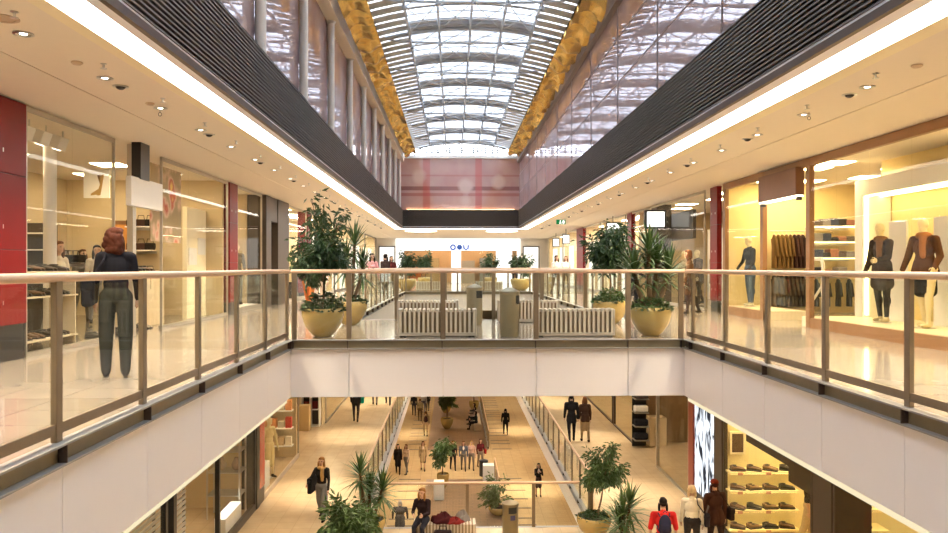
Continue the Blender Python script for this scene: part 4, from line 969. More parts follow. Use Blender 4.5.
# shoes / bags / garments --------------------------------------------------------------------------
def shoe_mesh():
    m = MB(); sec = [(-.135, .030, .075), (-.10, .036, .085), (-.05, .034, .075), (0, .036, .062), (.05, .043, .05), (.10, .042, .038), (.14, .026, .028)]
    vs = []; n = 10
    for y, w, h in sec:
        for k in range(n):
            a = 2 * PI * k / n; vs.append((w * math.cos(a), -y, .018 + max(0, h * (math.sin(a) * .5 + .5) ** .8)))
    q = len(sec); m.add(vs, [(i * n + k, i * n + (k + 1) % n, (i + 1) * n + (k + 1) % n, (i + 1) * n + k) for i in range(q - 1) for k in range(n)] + [tuple(range(n)), tuple((q - 1) * n + k for k in range(n))])
    return m
def sole_mesh():
    m = MB(); pts = [(.034, .14), (.038, .09), (.036, 0), (.045, -.07), (.042, -.11), (.022, -.148), (-.022, -.148), (-.042, -.11), (-.045, -.07), (-.036, 0), (-.038, .09), (-.034, .14)]
    m.prism(pts, 0, .02, 'z'); return m
SHOE = {}
def shoe(loc, rz, mat, label, group, sc=1.):
    k = mat.name
    if k not in SHOE:
        t = thing('shoe', label, 'shoe', loc, rz, group); shoe_mesh().build('upper', mat, t, True); sole_mesh().build('sole', black, t); SHOE[k] = t
        MB().ell((0, .06, .095), (.026, .055, .012), 10, 5).build('opening', bind, t, True); o = t
    else: o = dup(SHOE[k], loc, rz, label, group)
    o.scale = (sc,) * 3; return o
sh1 = M('shoe_black', (.02, .017, .015), .35, vary=.2); sh2 = M('shoe_brown', (.13, .07, .035), .4, vary=.2); sh3 = M('shoe_tan', (.27, .17, .09), .45, vary=.2); sh4 = M('shoe_pale', (.6, .5, .4), .5)
def shoes_row(x0, x1, y, z, n, label, group, mats, rz=0, seed=1, along='x', jit=.25, sc=1.):
    r = random.Random(seed)
    for i in range(n):
        q = x0 + (x1 - x0) * (i + .5) / n; m = mats[r.randrange(len(mats))]
        a = rz + r.uniform(-jit, jit)
        for d in (-.055, .055):
            dx, dy = d * math.cos(a), d * math.sin(a)
            shoe((q + dx, y + dy, z) if along == 'x' else (y + dx, q + dy, z), a, m, label, group, sc)
def garment(name, label, loc, rz, col, w=.46, L=.85, group=None, th=.10, cat='clothing'):
    t = thing(name, label, cat, loc, rz, group); vs = []; n = 14
    sec = [(0, .07, .05), (-.03, .14, .06), (-.09, w / 2, .07), (-.2, w / 2 - .01, .085), (-.45, w / 2 - .03, th), (-L * .75, w / 2 - .0, th), (-L, w / 2 + .02, th)]
    for z, a, b in sec:
        for k in range(n):
            q = 2 * PI * k / n; f_ = 1 + .10 * math.sin(4 * q + z * 5); vs.append((a * math.copysign(abs(math.cos(q)) ** .7, math.cos(q)), b * .5 * math.sin(q) * f_, z - .06))
    m = MB(); m.add(vs, [(i * n + k, i * n + (k + 1) % n, (i + 1) * n + (k + 1) % n, (i + 1) * n + k) for i in range(len(sec) - 1) for k in range(n)] + [tuple(range(n)), tuple((len(sec) - 1) * n + k for k in range(n))])
    m.build('cloth_body', cloth(col), t, True)
    for sd in (1, -1): MB().tube([(sd * w * .46, 0, -.16), (sd * (w * .5 + .015), -.02, -.4), (sd * (w * .5 - .005), -.05, -L * .72)], [.042, .042, .036], 8).build('sleeve', cloth(col), t, True)
    MB().tube([(-.16, 0, -.08), (0, 0, -.03), (.16, 0, -.08)], .006, 5).tube([(0, 0, -.04), (0, 0, -.005), (.012, 0, .012), (0, 0, .024), (-.012, 0, .016)], .003, 5).build('hanger', chrome, t)
    return t
def rail(label, x0, x1, y, z, group=None, legs=0):
    t = thing('clothes_rail', label, 'clothes rail', ((x0 + x1) / 2, y, z)); h = (x1 - x0) / 2
    MB().tube([(-h, 0, 0), (h, 0, 0)], .014, 8).build('bar', chrome, t, True)
    for sd in (1, -1): MB().tube([(sd * (h - .1), 0, 0), (sd * (h - .1), legs, 0)], .011, 6).build('wall_bracket', chrome, t, True)
    return t
def shelf(label, x0, x1, y0, y1, z, mat=white_paint, th=.03, lamp=None):
    t = thing('display_shelf', label, 'shelf', ((x0 + x1) / 2, (y0 + y1) / 2, z - th)); a, b = (x1 - x0) / 2, (y1 - y0) / 2
    MB().box(-a, -b, 0, a, b, th).build('board', mat, t, bevel=.004)
    MB().box(-a, b - .03, -.06, a, b, 0).build('wall_bracket', chrome, t)
    if lamp: MB().box(-a + .03, -b + .04, -.012, a - .03, -b + .08, -.001).build('light_strip', lamp, t)
    return t
def mannequin(label, loc, rz, **k):
    k.setdefault('skinmat', mann_m); k.setdefault('hair', None); k.setdefault('base', True); k.setdefault('voxel', .014)
    return person(label, loc, rz, name='mannequin', cat='mannequin', noface=True, **k)
mann_m = M('mannequin_plaster', (.80, .68, .42), .45, vary=.03); mann_w = M('mannequin_white', (.80, .76, .68), .45, vary=.03)
def handbag(label, loc, rz, col, s=1., group=None):
    g = thing('handbag', label, 'bag', loc, rz, group); MB().box(-.16 * s, -.06 * s, 0, .16 * s, .06 * s, .22 * s).build('body', cloth(col), g, bevel=.03)
    MB().tube([(-.1 * s, 0, .2 * s), (-.08 * s, 0, .34 * s), (.08 * s, 0, .34 * s), (.1 * s, 0, .2 * s)], .009, 6).build('handle', cloth(col), g); return g
# ---------------- shop A: red-fronted shoe shop (our floor) -------------------------------------------
TOP = CZ - .02
column_red('big glossy red column nearest the camera beside the shoe shop', -6.1, SL + .02, 8.3, yl(25), 0, TOP, .46)
front(SL, -1, 3.0, 8.28, 0, TOP, (5.6,)); front(SL, -1, yl(26), yl(115), 0, TOP, (yl(74),)); front(SL, -1, yl(162), yl(228), 0, TOP, (yl(190),))
partition('wall_shop_side_1', -9.6, SL - .1, 8.0, 0, CZ); partition('wall_shop_side_2', -9.6, SL - .12, 19.72, 0, CZ)
lights([(-7.2, 9.6), (-8.4, 11.3), (-7.2, 13), (-8.4, 14.8), (-7.2, 16.6), (-8.4, 18.4), (-6.6, 18)], TOP + .02, 'square lit panel in the ceiling of the red-fronted shoe shop', 'ceiling panels of the shoe shop')
for i, px in enumerate((29, 46, 63)):
    y = at_x(px, -6.15); t = thing('track_spotlight', 'white boxy track spotlight hanging inside the shoe shop window', 'ceiling light', (-6.15, y, TOP), 0, 'track spotlights in the shoe shop window')
    MB().tube([(0, 0, 0), (0, 0, -.09)], .012, 6).build('stem', chrome, t); b = MB().box(-.08, -.13, -.30, .08, .13, -.09).build('housing', white_paint, t, bevel=.015); b.rotation_euler = (0, .35, 0)
    d = MB().lathe([(0, -.306), (.06, -.306), (.06, -.30), (0, -.30)], 18).build('lens', lens, t); d.rotation_euler = (0, .35, 0)
y = at_x(50, -6.6); t = thing('round_column', 'white round column standing inside the shoe shop near the red column', 'column', (-6.6, y, 0)); MB().lathe([(.10, 0), (.10, TOP)], 24).build('shaft', colm, t, True); MB().lathe([(.13, 0), (.13, .06), (.10, .07)], 24).build('base_collar', chrome, t, True)
# window display stand with shoes
t = thing('display_stand', 'three-tier display stand with shoes in the window next to the red column', 'display stand', (-6.12, 11.5, 0))
for z in (.16, .78, 1.14): MB().box(-.22, -.95, z - .025, .22, .95, z).build('shelf_board', M('display_board', (.62, .52, .38), .4), t)
for yy in (-.9, .9): MB().box(-.2, yy - .015, 0, .2, yy + .015, 1.12).build('side_panel', M('display_board'), t)
for z, n in ((.16, 5), (.78, 5), (1.14, 5)): shoes_row(10.6, 12.4, -6.1, z, n, 'dark shoe on the %s tier of the display stand beside the red column' % {.16: 'lowest', .78: 'middle', 1.14: 'top'}[z], 'shoes on the %s tier of the window stand' % {.16: 'lowest', .78: 'middle', 1.14: 'top'}[z], [sh1, sh2, sh1], PI / 2, int(z * 100), 'y')
shoes_row(13.2, 15.6, -6.05, 0.0, 7, 'dark shoe standing on the floor behind the shoe shop glass', 'shoes on the shop floor behind the glass', [sh1, sh2, sh4], PI / 2, 4, 'y', .5)
person('shop assistant in a cream shirt near the white column inside the shoe shop', (at_y(57, 13.9), 13.9, 0), 1.2, 1.66, (.76, .68, .52), (.30, .30, .28), hair='brown', voxel=.015)
person('customer in a pale blouse deeper inside the shoe shop', (at_y(97, 16.4), 16.4, 0), .5, 1.66, (.72, .70, .64), (.34, .34, .34), hair='black', hs='bob', voxel=.015)
person('customer in dark clothes by the shelves deep inside the shoe shop', (at_y(82, 17.6), 17.6, 0), .9, 1.6, (.10, .09, .07), (.08, .07, .06), hair='brown', voxel=.016)
# shelves on the side wall and back wall
sy = 19.6
for z, lab in ((.95, 'lower'), (1.62, 'middle'), (2.2, 'upper')):
    x0, x1 = at_y(130, sy), at_y(157, sy); shelf('wall shelf with dark handbags, %s of three beside the orange doorway' % lab, x0, x1, sy - .32, sy, z)
    for i in range(3): handbag('dark handbag on the %s shelf beside the orange doorway' % lab, (x0 + (x1 - x0) * (i + .5) / 3, sy - .15, z), .1, ((.02, .015, .012), (.06, .03, .02))[i % 2], .8, 'handbags on the %s shelf' % lab)
o = MB().box(at_y(113, sy), sy - .06, 0, at_y(133, sy), sy, 2.35).build('doorway_surround', brownfr); tag(o, 'brown framed doorway on the rear side wall of the shoe shop', 'doorway')
o2 = MB().box(at_y(116, sy), sy - .08, .02, at_y(130, sy), sy - .055, 2.25).build('door_painted_glow', M('orange_panel', (.60, .27, .06), .6), o)  # orange colour stands in for warm light in the doorway
y = 17.5; x = at_y(97, y); o = MB().box(-.28, -.03, 0, .28, .03, .62).build('hanging_sign', white_paint, None, False, (x, y, 2.73)); tag(o, 'white hanging panel with a tan boot picture inside the shoe shop', 'sign')
MB().prism([(.02, .50), (.10, .52), (.08, .30), (.05, .20), (-.12, .09), (-.12, .05), (.0, .07), (.03, .05), (.09, .06), (.13, .28), (.17, .52)][::-1], -.036, -.031, 'y').build('boot_picture', M('boot_tan', (.42, .26, .08), .6), o)
shelf('dark rack shelf with black handbags deep in the shoe shop behind the cream shirt', at_y(57, 17.2), at_y(84, 17.2), 17.05, 17.35, 1.30, darkwood)
for i in range(5): handbag('black handbag on the rack shelf deep in the shoe shop', (at_y(60 + 5.2 * i, 17.2), 17.2, 1.30), .05, (.02, .018, .016), .75, 'black handbags on the rack shelf')
for i, z in enumerate((.5, 1.05, 1.6)):
    shelf('dark boot shelf against the shoe shop back wall, %s tier' % ('lowest', 'middle', 'top')[i], -9.5, -9.1, 12.5, 18.8, z, darkwood)
    shoes_row(12.7, 18.6, -9.28, z, 12, 'dark boot on the %s back wall shelf of the shoe shop' % ('lowest', 'middle', 'top')[i], 'boots on the %s back wall shelf' % ('lowest', 'middle', 'top')[i], [sh1, sh2], PI / 2, i + 20, 'y', .1, 1.5)
t = thing('boot_rack', 'narrow dark rack of boots behind the white column in the shoe shop', 'rack', (at_y(40, 14.6), 14.6, 0)); MB().box(-.22, -.2, .0, .22, .2, 2.0).build('back_board', darkwood, t)
for z in (.9, 1.2, 1.5, 1.8): MB().box(-.24, -.42, z, .24, -.2, z + .02).build('shelf_board', white_paint, t)
# floral banner, cream wall behind the glass, post with blank sign
bm_ = M('banner_print', (.55, .30, .12), .6)
def banner_mat():
    m, n, l, b = nt('banner_flowers'); tc = n.new('ShaderNodeTexCoord'); v = n.new('ShaderNodeTexVoronoi'); v.inputs['Scale'].default_value = 3.2; l.new(tc.outputs['Object'], v.inputs['Vector'])
    nz = n.new('ShaderNodeTexNoise'); nz.inputs['Scale'].default_value = 2.2; l.new(tc.outputs['Object'], nz.inputs['Vector'])
    ad = n.new('ShaderNodeMath'); ad.operation = 'MULTIPLY_ADD'; ad.inputs[1].default_value = .5; l.new(v.outputs['Distance'], ad.inputs[0]); l.new(nz.outputs['Fac'], ad.inputs[2])
    cr = n.new('ShaderNodeValToRGB'); e = cr.color_ramp.elements; e[0].position = .35; e[0].color = (.9, .66, .2, 1); e[1].position = .8; e[1].color = (.40, .30, .16, 1); k = e.new(.52); k.color = (.55, .10, .07, 1); k = e.new(.64); k.color = (.72, .48, .34, 1)
    l.new(ad.outputs[0], cr.inputs[0]); l.new(cr.outputs[0], b.inputs['Base Color']); b.inputs['Roughness'].default_value = .6; return m
o = MB().box(-5.79, 15.05, 1.70, -5.77, 16.72, 3.2).build('hanging_flower_banner', banner_mat()); tag(o, 'red and gold flower print banner hanging behind the shoe shop glass', 'banner')
o = MB().box(-6.25, 18.2, 0, -6.15, 19.6, 2.6).build('display_wall', cream); tag(o, 'cream display wall standing behind the glass left of the second red column', 'wall')
for z, yy in ((1.25, 18.3), (1.5, 18.95)): o2 = MB().box(-6.145, yy, z, -6.13, yy + .55, z + .4).build('price_card', white_paint, o)
t = thing('counter', 'pale counter with drawers behind the shoe shop glass below the flower banner', 'counter', (-6.45, 16.0, 0)); MB().box(-.3, -.8, 0, .3, .8, 1.12).build('body', M('counter_wood', (.66, .53, .34), .5), t, bevel=.01)
for i in range(2): MB().box(.3, -.72 + i * .75, .75, .315, -.06 + i * .75, 1.05).build('drawer_front', M('counter_wood'), t)
shoes_row(15.4, 16.6, -6.4, 1.12, 3, 'brown shoe on the pale counter below the flower banner', 'shoes on the pale counter', [sh2, sh1], PI / 2, 8, 'y')
t = thing('hanging_sign', 'blank white box sign on a black ceiling post outside the shoe shop', 'sign', (-5.46, 13.9, CZ))
MB().box(-.05, -.62, -1.12, .05, .80, -.62).build('sign_box', white_paint, t, bevel=.01); MB().box(-.09, -.28, -.64, .07, .12, 0).build('post', black, t, bevel=.005)
t = thing('door_post', 'slim grey door post standing below the blank white sign', 'post', (-5.6, 13.75, 0)); MB().box(-.05, -.07, 0, .05, .07, 3.33).build('shaft', greyfr, t)
# ---------------- shop B + dark portal -----------------------------------------------------------------
column_red('narrow red column between the flower banner shop and the coat window', -6.0, SL + .02, yl(229), yl(237), 0, TOP, .3)
front(SL, -1, yl(237.5), yl(262), 0, TOP, (), sill=.12); partition('wall_shop_side_3', -9.6, SL - .5, 23.45, 0, CZ)
lights([(-6.6, 21), (-7.8, 22.5)], TOP + .02, 'square lit panel in the ceiling behind the coat window', 'ceiling panels behind the coat window')
mannequin('mannequin in an olive patterned coat in the window beside the dark portal', (-6.1, 21.3, .12), .8, h=1.75, top=(.22, .17, .09), bottom=(.12, .10, .07), coat=.14)
mannequin('mannequin in a grey jacket further back in the coat window', (-6.2, 22.5, .12), .5, h=1.75, top=(.20, .18, .14), bottom=(.10, .09, .08))
o = MB().box(-9.5, 20.6, 0, SL - .15, 23.4, .12).build('window_platform', white_paint); tag(o, 'white display platform behind the coat window mannequins', 'platform')
m = MB(); y0, y1 = yl(263), yl(286)
m.box(-6.1, y0, 0, SL + .10, yl(268), TOP).box(-6.1, yl(275), 0, SL + .10, y1, TOP).box(-6.1, yl(268) + .001, 2.6, SL + .08, yl(275) - .001, TOP)
o = m.build('shop_portal', darkwood); tag(o, 'dark brown full-height shop entrance portal with a narrow lit opening', 'portal')
partition('wall_shop_side_4', -9.6, -6.12, 26.6, 0, CZ); lights([(-7.5, 24.6), (-7.5, 25.8)], TOP + .02, 'square lit panel in the ceiling inside the dark portal', 'ceiling panels inside the dark portal')
o = MB().box(-6.9, 24.9, 0, -6.8, 26.4, 2.5).build('display_wall', cream); tag(o, 'cream wall just inside the dark portal', 'wall')
garment('hanging_coat', 'red jacket hanging just inside the dark portal', (-6.7, 25.2, 1.98), PI / 2, (.30, .02, .03), .5, .9)
rail('short chrome rail carrying the red jacket inside the portal', -7.0, -6.4, 25.2, 2.0, legs=.4)
front(SL, -1, y1 + .05, 30.2, 0, TOP, (28,), sill=.1)
o = MB().box(-7.3, 26.8, .0, -7.2, 30.0, 3.2).build('display_wall', cream); tag(o, 'cream window backdrop next to the dark portal', 'wall'); lights([(-6.4, 27.8), (-6.4, 29.3)], TOP + .02, 'square lit panel over the cream window next to the portal', 'ceiling panels over the cream window')
handbag('black rucksack-like bag on the floor of the cream window next to the portal', (-6.1, 27.6, .1), .4, (.03, .03, .03), 2.6)
column_red('dark red column behind the tall ficus', -6.0, SL + .02, 30.3, 31.0, 0, TOP, .2)
# further shops along both walkways ------------------------------------------------------------------------
panel_w = lamp_mat('window_panel_glow', (1., .93, .80), 1.05)
def far_shop(side, y0, y1, seed, col, dark=False):
    s = 1 if side > 0 else -1; X = SR if s > 0 else SL; r = random.Random(seed); w_ = 'blade-sign' if s > 0 else 'ficus'
    front(X, s, y0, y1, 0, TOP, [y0 + (y1 - y0) * i / 3 for i in (1, 2)], fr=darkwood if dark else greyfr, sill=.1)
    partition('wall_shop_far_%s_%d' % ('right' if s > 0 else 'left', seed), min(X + s * .12, s * 9.6 + (1 if s > 0 else 0)), max(X + s * .12, s * 9.6 + (1 if s > 0 else 0)), y1 + .1, 0, CZ, shopwall)
    sbox('wall_shop_back_%s_%d' % ('right' if s > 0 else 'left', seed), X + s * 2.1, y0, 0, X + s * 2.2, y1, CZ, M('far_shop_wall', (.84, .74, .56), .8))
    lights([(X + s * 1.1, y0 + (y1 - y0) * q) for q in (.2, .5, .8)], TOP + .02, 'square lit panel in a distant shop ceiling on the %s side' % w_, 'ceiling panels of distant shops, %s side' % w_, panel_f)
    for i in range(2):
        y = y0 + (y1 - y0) * (.46 + .10 * i)
        m_ = MANN[r.randrange(len(MANN))]; dup(m_, (X + s * (.6 + .5 * i), y, .0), s * -PI / 2 + r.uniform(-.4, .4), 'small distant mannequin standing in a shop window, %s side' % w_, 'distant window mannequins, %s side' % w_)
    for q in (.14, .62):
        lb = 'tall white glow panel added behind a distant shop window, %s side' % w_
        o = MB().box(-.03, 0, .0, .03, (y1 - y0) * .26, 2.5).build('added_glow_panel', panel_w, None, False, (X + s * .30, y0 + (y1 - y0) * q, .0)); tag(o, lb, 'light box', 'added glow panels, %s side' % w_)  # emissive panel added so the window panes look bright
    t = thing('light_box', 'glowing white picture box on the back wall of a distant shop, %s side' % w_, 'light box', (X + s * 2.05, (y0 + y1) / 2, 1.9), 0, 'glowing boxes in distant shops, %s side' % w_)
    MB().box(-.03, -.9, -.5, .03, .9, .7).build('face', signw, t); MB().box(-.04, -.94, -.54, .045, .94, .74).build('frame', chrome, t).scale = (.9, 1, 1)
panel_f = lamp_mat('far_shop_lamp', (1., .88, .66), 42.)
MANN = [mannequin('mannequin in a black jacket and jeans beside the brown entrance frame', (7.5, 19.5, .2), -1.35, h=1.76, top=(.012, .013, .017), bottom=(.05, .08, .13), shoe=(.7, .65, .5), arms=((8, 12, 25), (10, 10, 30)), legs=(2, 2, -2, 4)),
        mannequin('mannequin in a fur-collared dark coat in the yellow niche, next to its lit frame', (7.72, at_x(882, 7.72), .2), -1.2, h=1.78, top=(.045, .03, .024), bottom=(.025, .022, .02), shoe=(.6, .5, .3), trim=(.22, .11, .05), scarf=True, coat=.15, arms=((20, 10, 60), (6, 8, 20)), legs=(2, 2, -3, 6)),
        mannequin('mannequin in a brown fur jacket and black skirt in the yellow niche', (7.72, at_x(925, 7.72), .2), -1.15, h=1.80, top=(.10, .042, .02), bottom=(.014, .011, .010), shoe=(.80, .68, .42), trim=(.34, .14, .05), scarf=True, skirt=.20, bare=True, coat=.03, arms=((8, 20, 35), (4, 16, 25)), legs=(8, 6, -8, 4), bulk=1.12)]
for c_ in MANN: pass
y = 31.2
for i, (a, b) in enumerate(((31.2, 37.2), (37.5, 43.5), (44.2, 50), (50.3, 57.5))): far_shop(-1, a, b, i + 1, 0, i % 2 == 1)
for i, (a, b) in enumerate(((31.6, 36.6), (36.9, 42.2), (43.4, 49.5), (49.8, 57.5))): far_shop(1, a, b, i + 1, 0)
column_red('red column on the walkway beyond the blade sign, nearer one', SR - .03, SR + .14, yr(632), yr(627.5), 0, TOP, .2)
column_red('red column on the walkway beyond the blade sign, farther one', SR - .03, SR + .14, yr(583.5), yr(577), 0, TOP, .2)
# ---------------- clothes shop with brown frame -------------------------------------------------------------
TB = CZ - .01
front(SR, 1, 3.0, yr(806), 0, TB, [yr(p) for p in (835, 868, 910)] + [9.4, 7.2, 5], fr=brownfr, fw=.16, top=.16, sill=.20, sillmat=brownfr)
front(SR, 1, yr(763), yr(723), 0, TB, (yr(742),), fr=brownfr, fw=.16, top=.16, sill=.20, sillmat=brownfr)
sbox('lintel_shop_entrance', SR, yr(806) - .05, 3.19, SR + .1, yr(763) + .05, TB, brownfr)
t = thing('entrance_sign', 'large blank brown board hanging over the clothes shop entrance', 'sign', (SR - .02, (yr(763) + yr(801)) / 2, 2.62)); h_ = (yr(763) - yr(801)) / 2
MB().box(-.09, -h_, .03, .09, h_, .60).build('board', M('brown_board', (.17, .075, .04), .45, vary=.1), t, bevel=.01); MB().box(-.07, -h_, 0, .07, h_, .03).build('light_strip', strip_w, t)
for yy in (-h_ + .05, h_ - .05): MB().box(-.05, yy - .03, -.07, .05, yy + .03, .0).build('end_bracket', black, t)
partition('wall_shop_side_5', SR + .12, 10.6, 20.25, 0, CZ, M('yellow_wall', (.86, .70, .36), .8)); partition('wall_shop_side_6', SR + .12, 10.6, 4.0, 0, CZ)
lights([(7.85, 16.8), (7.87, 15.9), (8.0, 19.3), (9.7, 16.6), (9.9, 18.4), (8.9, 19.3), (7.9, 8), (7.9, 11.3)], CZ, 'square lit panel in the ceiling of the brown-framed clothes shop', 'ceiling panels of the clothes shop', panel_y)
sbox('wall_shop_display', 8.75, 6, 0, 8.85, 15.7, CZ, M('yellow_wall'))
m = MB(); m.box(SR + .1, 10, 0, 8.75, 15.7, .2); o = m.build('window_platform', M('platform_cream', (.80, .70, .50), .5)); tag(o, 'long cream display platform under the fur-collared mannequins', 'platform')
m = MB().box(SR + .12, yr(763), 0, 8.0, 20.1, .2); o = m.build('window_platform', M('platform_cream')); tag(o, 'small cream display platform under the black-jacket mannequin', 'platform')
t = thing('lit_niche', 'white portal frame with glowing yellow edges around the fur-collared mannequins', 'display niche', (8.4, 13, .2)); ny = 15.62 - 13
MB().box(-.25, -3.2, 2.42, .33, ny, 2.74).box(-.25, ny - .30, 0, .33, ny, 2.42).build('frame', white_paint, t, bevel=.01)
MB().box(-.20, -3.2, 2.395, -.14, ny - .31, 2.415).build('light_strip', strip_y, t); MB().box(-.20, ny - .325, 0.05, -.14, ny - .305, 2.39).build('light_strip', strip_y, t)
MB().box(.10, -3.2, 2.395, .16, ny - .31, 2.415).build('light_strip', strip_y, t)
for yy in (at_x(892, 8.1), at_x(938, 8.1)):
    o = MB().box(8.2, yy - .28, .2, 8.24, yy + .28, 2.05).build('backdrop_board', white_paint); tag(o, 'tall pale backdrop board leaning behind a niche mannequin', 'board', 'pale boards in the niche')
y = 19.9
for z, lab, n, L in ((2.12, 'upper', 8, .86), (1.08, 'lower', 8, .80)):
    x0, x1 = at_y(768, y), at_y(804, y); rail('%s chrome clothes rail with brown coats opposite the entrance' % lab, x0, x1, y - .15, z, legs=.28); r = random.Random(int(z * 10)); g0 = {}
    for i in range(n):
        c = ((.20, .115, .04), (.20, .115, .04), (.16, .09, .035), (.06, .03, .025), (.045, .025, .022))[min(4, int(i / n * 5))] if z > 1.5 else ((.10, .065, .03), (.07, .05, .03), (.05, .04, .03))[i * 3 // n]
        lb = 'long brown coat hanging on the %s rail opposite the entrance' % lab if c[0] > .08 else 'dark coat hanging on the %s rail opposite the entrance' % lab; gp = lb.replace('coat hanging', 'coats hanging')
        loc = (x0 + .1 + (x1 - x0 - .2) * i / (n - 1), y - .15, z - .03); rz = 1.38 + r.uniform(-.05, .05)
        if c in g0: dup(g0[c], loc, rz, lb, gp)
        else: g0[c] = garment('hanging_coat', lb, loc, rz, c, .44, L, gp)
x0, x1 = at_y(808, y), at_y(852, y)
for z, lab in ((2.25, 'topmost'), (1.86, 'second'), (1.45, 'third'), (1.0, 'lowest')):
    shelf('white lit shelf with folded clothes, %s of four by the coats' % lab, x0, x1, y - .35, y + .2, z, white_paint, lamp=strip_y); r = random.Random(int(z * 77))
    for i in range(5):
        c = ((.03, .028, .03), (.30, .14, .10), (.09, .07, .06), (.22, .20, .2), (.05, .06, .10))[(i + int(z * 10)) % 5]; w_ = .13
        o = MB().box(-w_, -.15, 0, w_, .15, r.uniform(.10, .22)).build('folded_garment', cloth(c), None, False, (x0 + .17 + (x1 - x0 - .34) * i / 4, y - .1, z), .03); tag(o, 'folded %s clothes on the %s lit shelf right of the coats' % (('black', 'rust', 'brown', 'grey', 'navy')[(i + int(z * 10)) % 5], lab), 'clothing')
for i in range(4):
    lb = 'dark trousers hanging below the lit shelves right of the coats'
    garment('hanging_trousers', lb, (x0 + .15 + (x1 - x0 - .3) * i / 3, y - .15, .95), 1.38, (.05, .05, .045), .30, .7, 'trousers below the lit shelves')
rail('low chrome clothes rail below the lit shelves', x0, x1, y - .15, .96, legs=.28)
t = thing('security_gate', 'pale rounded anti-theft gate inside the clothes shop glass beside the entrance', 'security gate', (7.45, at_x(817, 7.45), 0))
MB().tube([(0, -.26, 0), (0, -.26, 1.25), (0, -.20, 1.36), (0, .2, 1.36), (0, .26, 1.25), (0, .26, 0)], .035, 10).build('loop', mann_w, t, True); MB().tube([(0, -.26, .85), (0, .26, .45)], .025, 8).build('cross_bar', mann_w, t, True); MB().box(-.1, -.34, 0, .1, .34, .03).build('foot_plate', chrome, t)
column_red('red column standing between the brown-framed shop and the blade sign', SR - .03, SR + .1, 20.42, 20.98, 0, TOP, .3)
# ---------------- glass shop with blade sign ------------------------------------------------------------------
front(SR, 1, 21.55, 30.8, 0, TOP, (23.8, 26.2, 28.6)); partition('wall_shop_side_7', SR + .45, 10.6, 31.0, 0, CZ)
lights([(8, 22.5), (8.4, 24.5), (8, 26.5), (8.4, 28.5)], TOP + .02, 'square lit panel in the ceiling behind the blade sign', 'ceiling panels behind the blade sign', panel_l)
o = MB().box(7.5, 24.2, 2.1, 7.6, 27.6, 3.0).build('dark_sign_band', darkwood); tag(o, 'wide dark board high behind the glass next to the blade sign', 'board')
t = thing('blade_sign', 'glowing blank white blade sign in a black frame over the walkway', 'sign', (6.62, 25.4, 2.45)); MB().box(-.36, -.10, 0, .36, .10, .62).build('frame', black, t, bevel=.05); MB().box(-.29, -.112, .06, .29, .112, .56).build('lit_face', signw, t, bevel=.02); MB().box(.36, -.03, .25, .41, .03, .4).build('wall_arm', black, t)
o = MB().box(7.01, 26.6, 0, 7.5, 27.4, TOP).build('dark_pillar', darkwood); tag(o, 'dark pillar beside the glowing blade sign', 'column')
for i, (y, c) in enumerate(((23.0, (.36, .30, .22)), (24.6, (.12, .09, .07)), (26.0, (.5, .42, .3)))):
    mannequin(('mannequin in a tan coat in the blade sign shop, nearest the red column', 'mannequin in a dark coat in the middle of the blade sign window', 'mannequin in a cream coat nearest the blade sign')[i], (7.8, y, .0), -1.3, h=1.74, top=c, bottom=(.08, .06, .05), coat=.1)
for i in range(3):
    o = MB().box(9.6, 22 + i * 2.6, .0, 9.9, 24 + i * 2.6, 2.6).build('wall_cabinet', white_paint); tag(o, 'white wall cabinet at the back of the blade sign shop', 'cabinet', 'white cabinets of the blade sign shop')
# small projecting signs further on
for (px, Y, z, w_, lb) in ((613, 33, 2.55, .3, 'small glowing white projecting sign above the potted tree'), (566, 44, 2.5, .22, 'small glowing projecting sign farther along above the white shirts'), (556, 50, 2.5, .22, 'small glowing projecting sign farthest along the walkway')):
    t = thing('projecting_sign', lb, 'sign', (at_y(px, Y), Y, z)); MB().box(-w_, -.06, 0, w_, .06, .55).build('frame', black, t, bevel=.03); MB().box(-w_ + .05, -.07, .05, w_ - .05, .07, .5).build('lit_face', signw, t)
    MB().tube([(0, 0, .55), (0, 0, CZ - z)], .02, 6).build('hanger_rod', black, t)
p = at_z(561, 221.5, CZ - .2); t = thing('exit_sign', 'small green glowing exit pictogram sign under the ceiling', 'sign', (p.x, p.y, CZ - .32)); MB().box(-.2, -.02, 0, .2, .02, .2).build('lit_face', lamp_mat('exit_green', (.03, .42, .12), .35), t)
pm_ = MB(); pm_.ell((-.03, -.024, .145), (.02, .004, .02), 8, 5); pm_.box(-.05, -.026, .06, -.01, -.021, .125).box(-.075, -.026, .03, -.03, -.021, .06).box(-.02, -.026, .04, .02, -.021, .065); pm_.box(.07, -.026, .03, .14, -.021, .16).build('running_figure', signw, t); MB().tube([(0, 0, .2), (0, 0, .32)], .01, 6).build('hanger_rod', chrome, t)
# ---------------- white shopfront at the far end -----------------------------------------------------------------
t = thing('far_shopfront', 'bright white shopfront closing the far end, with small blue marks', 'shopfront', (.4, YFAR, 0))
X = lambda px: at_y(px, YFAR) - .4
MB().box(X(396), -.1, zz(250.5, YFAR), X(520), .1, CZ - .03).build('fascia_painted_glow', lamp_mat('far_fascia', (1., .97, .92), 1.25), t)  # overexposed white of fascia and pillars put in as emission
for a, b in ((396, 404), (451.5, 461), (496, 512), (517, 520)): MB().box(X(a), -.09, 0, X(b), .09, zz(250.5, YFAR)).build('pillar_painted_glow', lamp_mat('far_fascia'), t)
for a, b, k in ((404, 428, 2), (428, 451.5, 2), (461, 496, 3)):
    MB().box(X(a), -.02, 0, X(b), -.0, zz(250.5, YFAR)).build('pane', shopglass, t)
blue = M('logo_blue', (.03, .12, .55), .5, emit=.25)
lz = zz(247.3, YFAR)
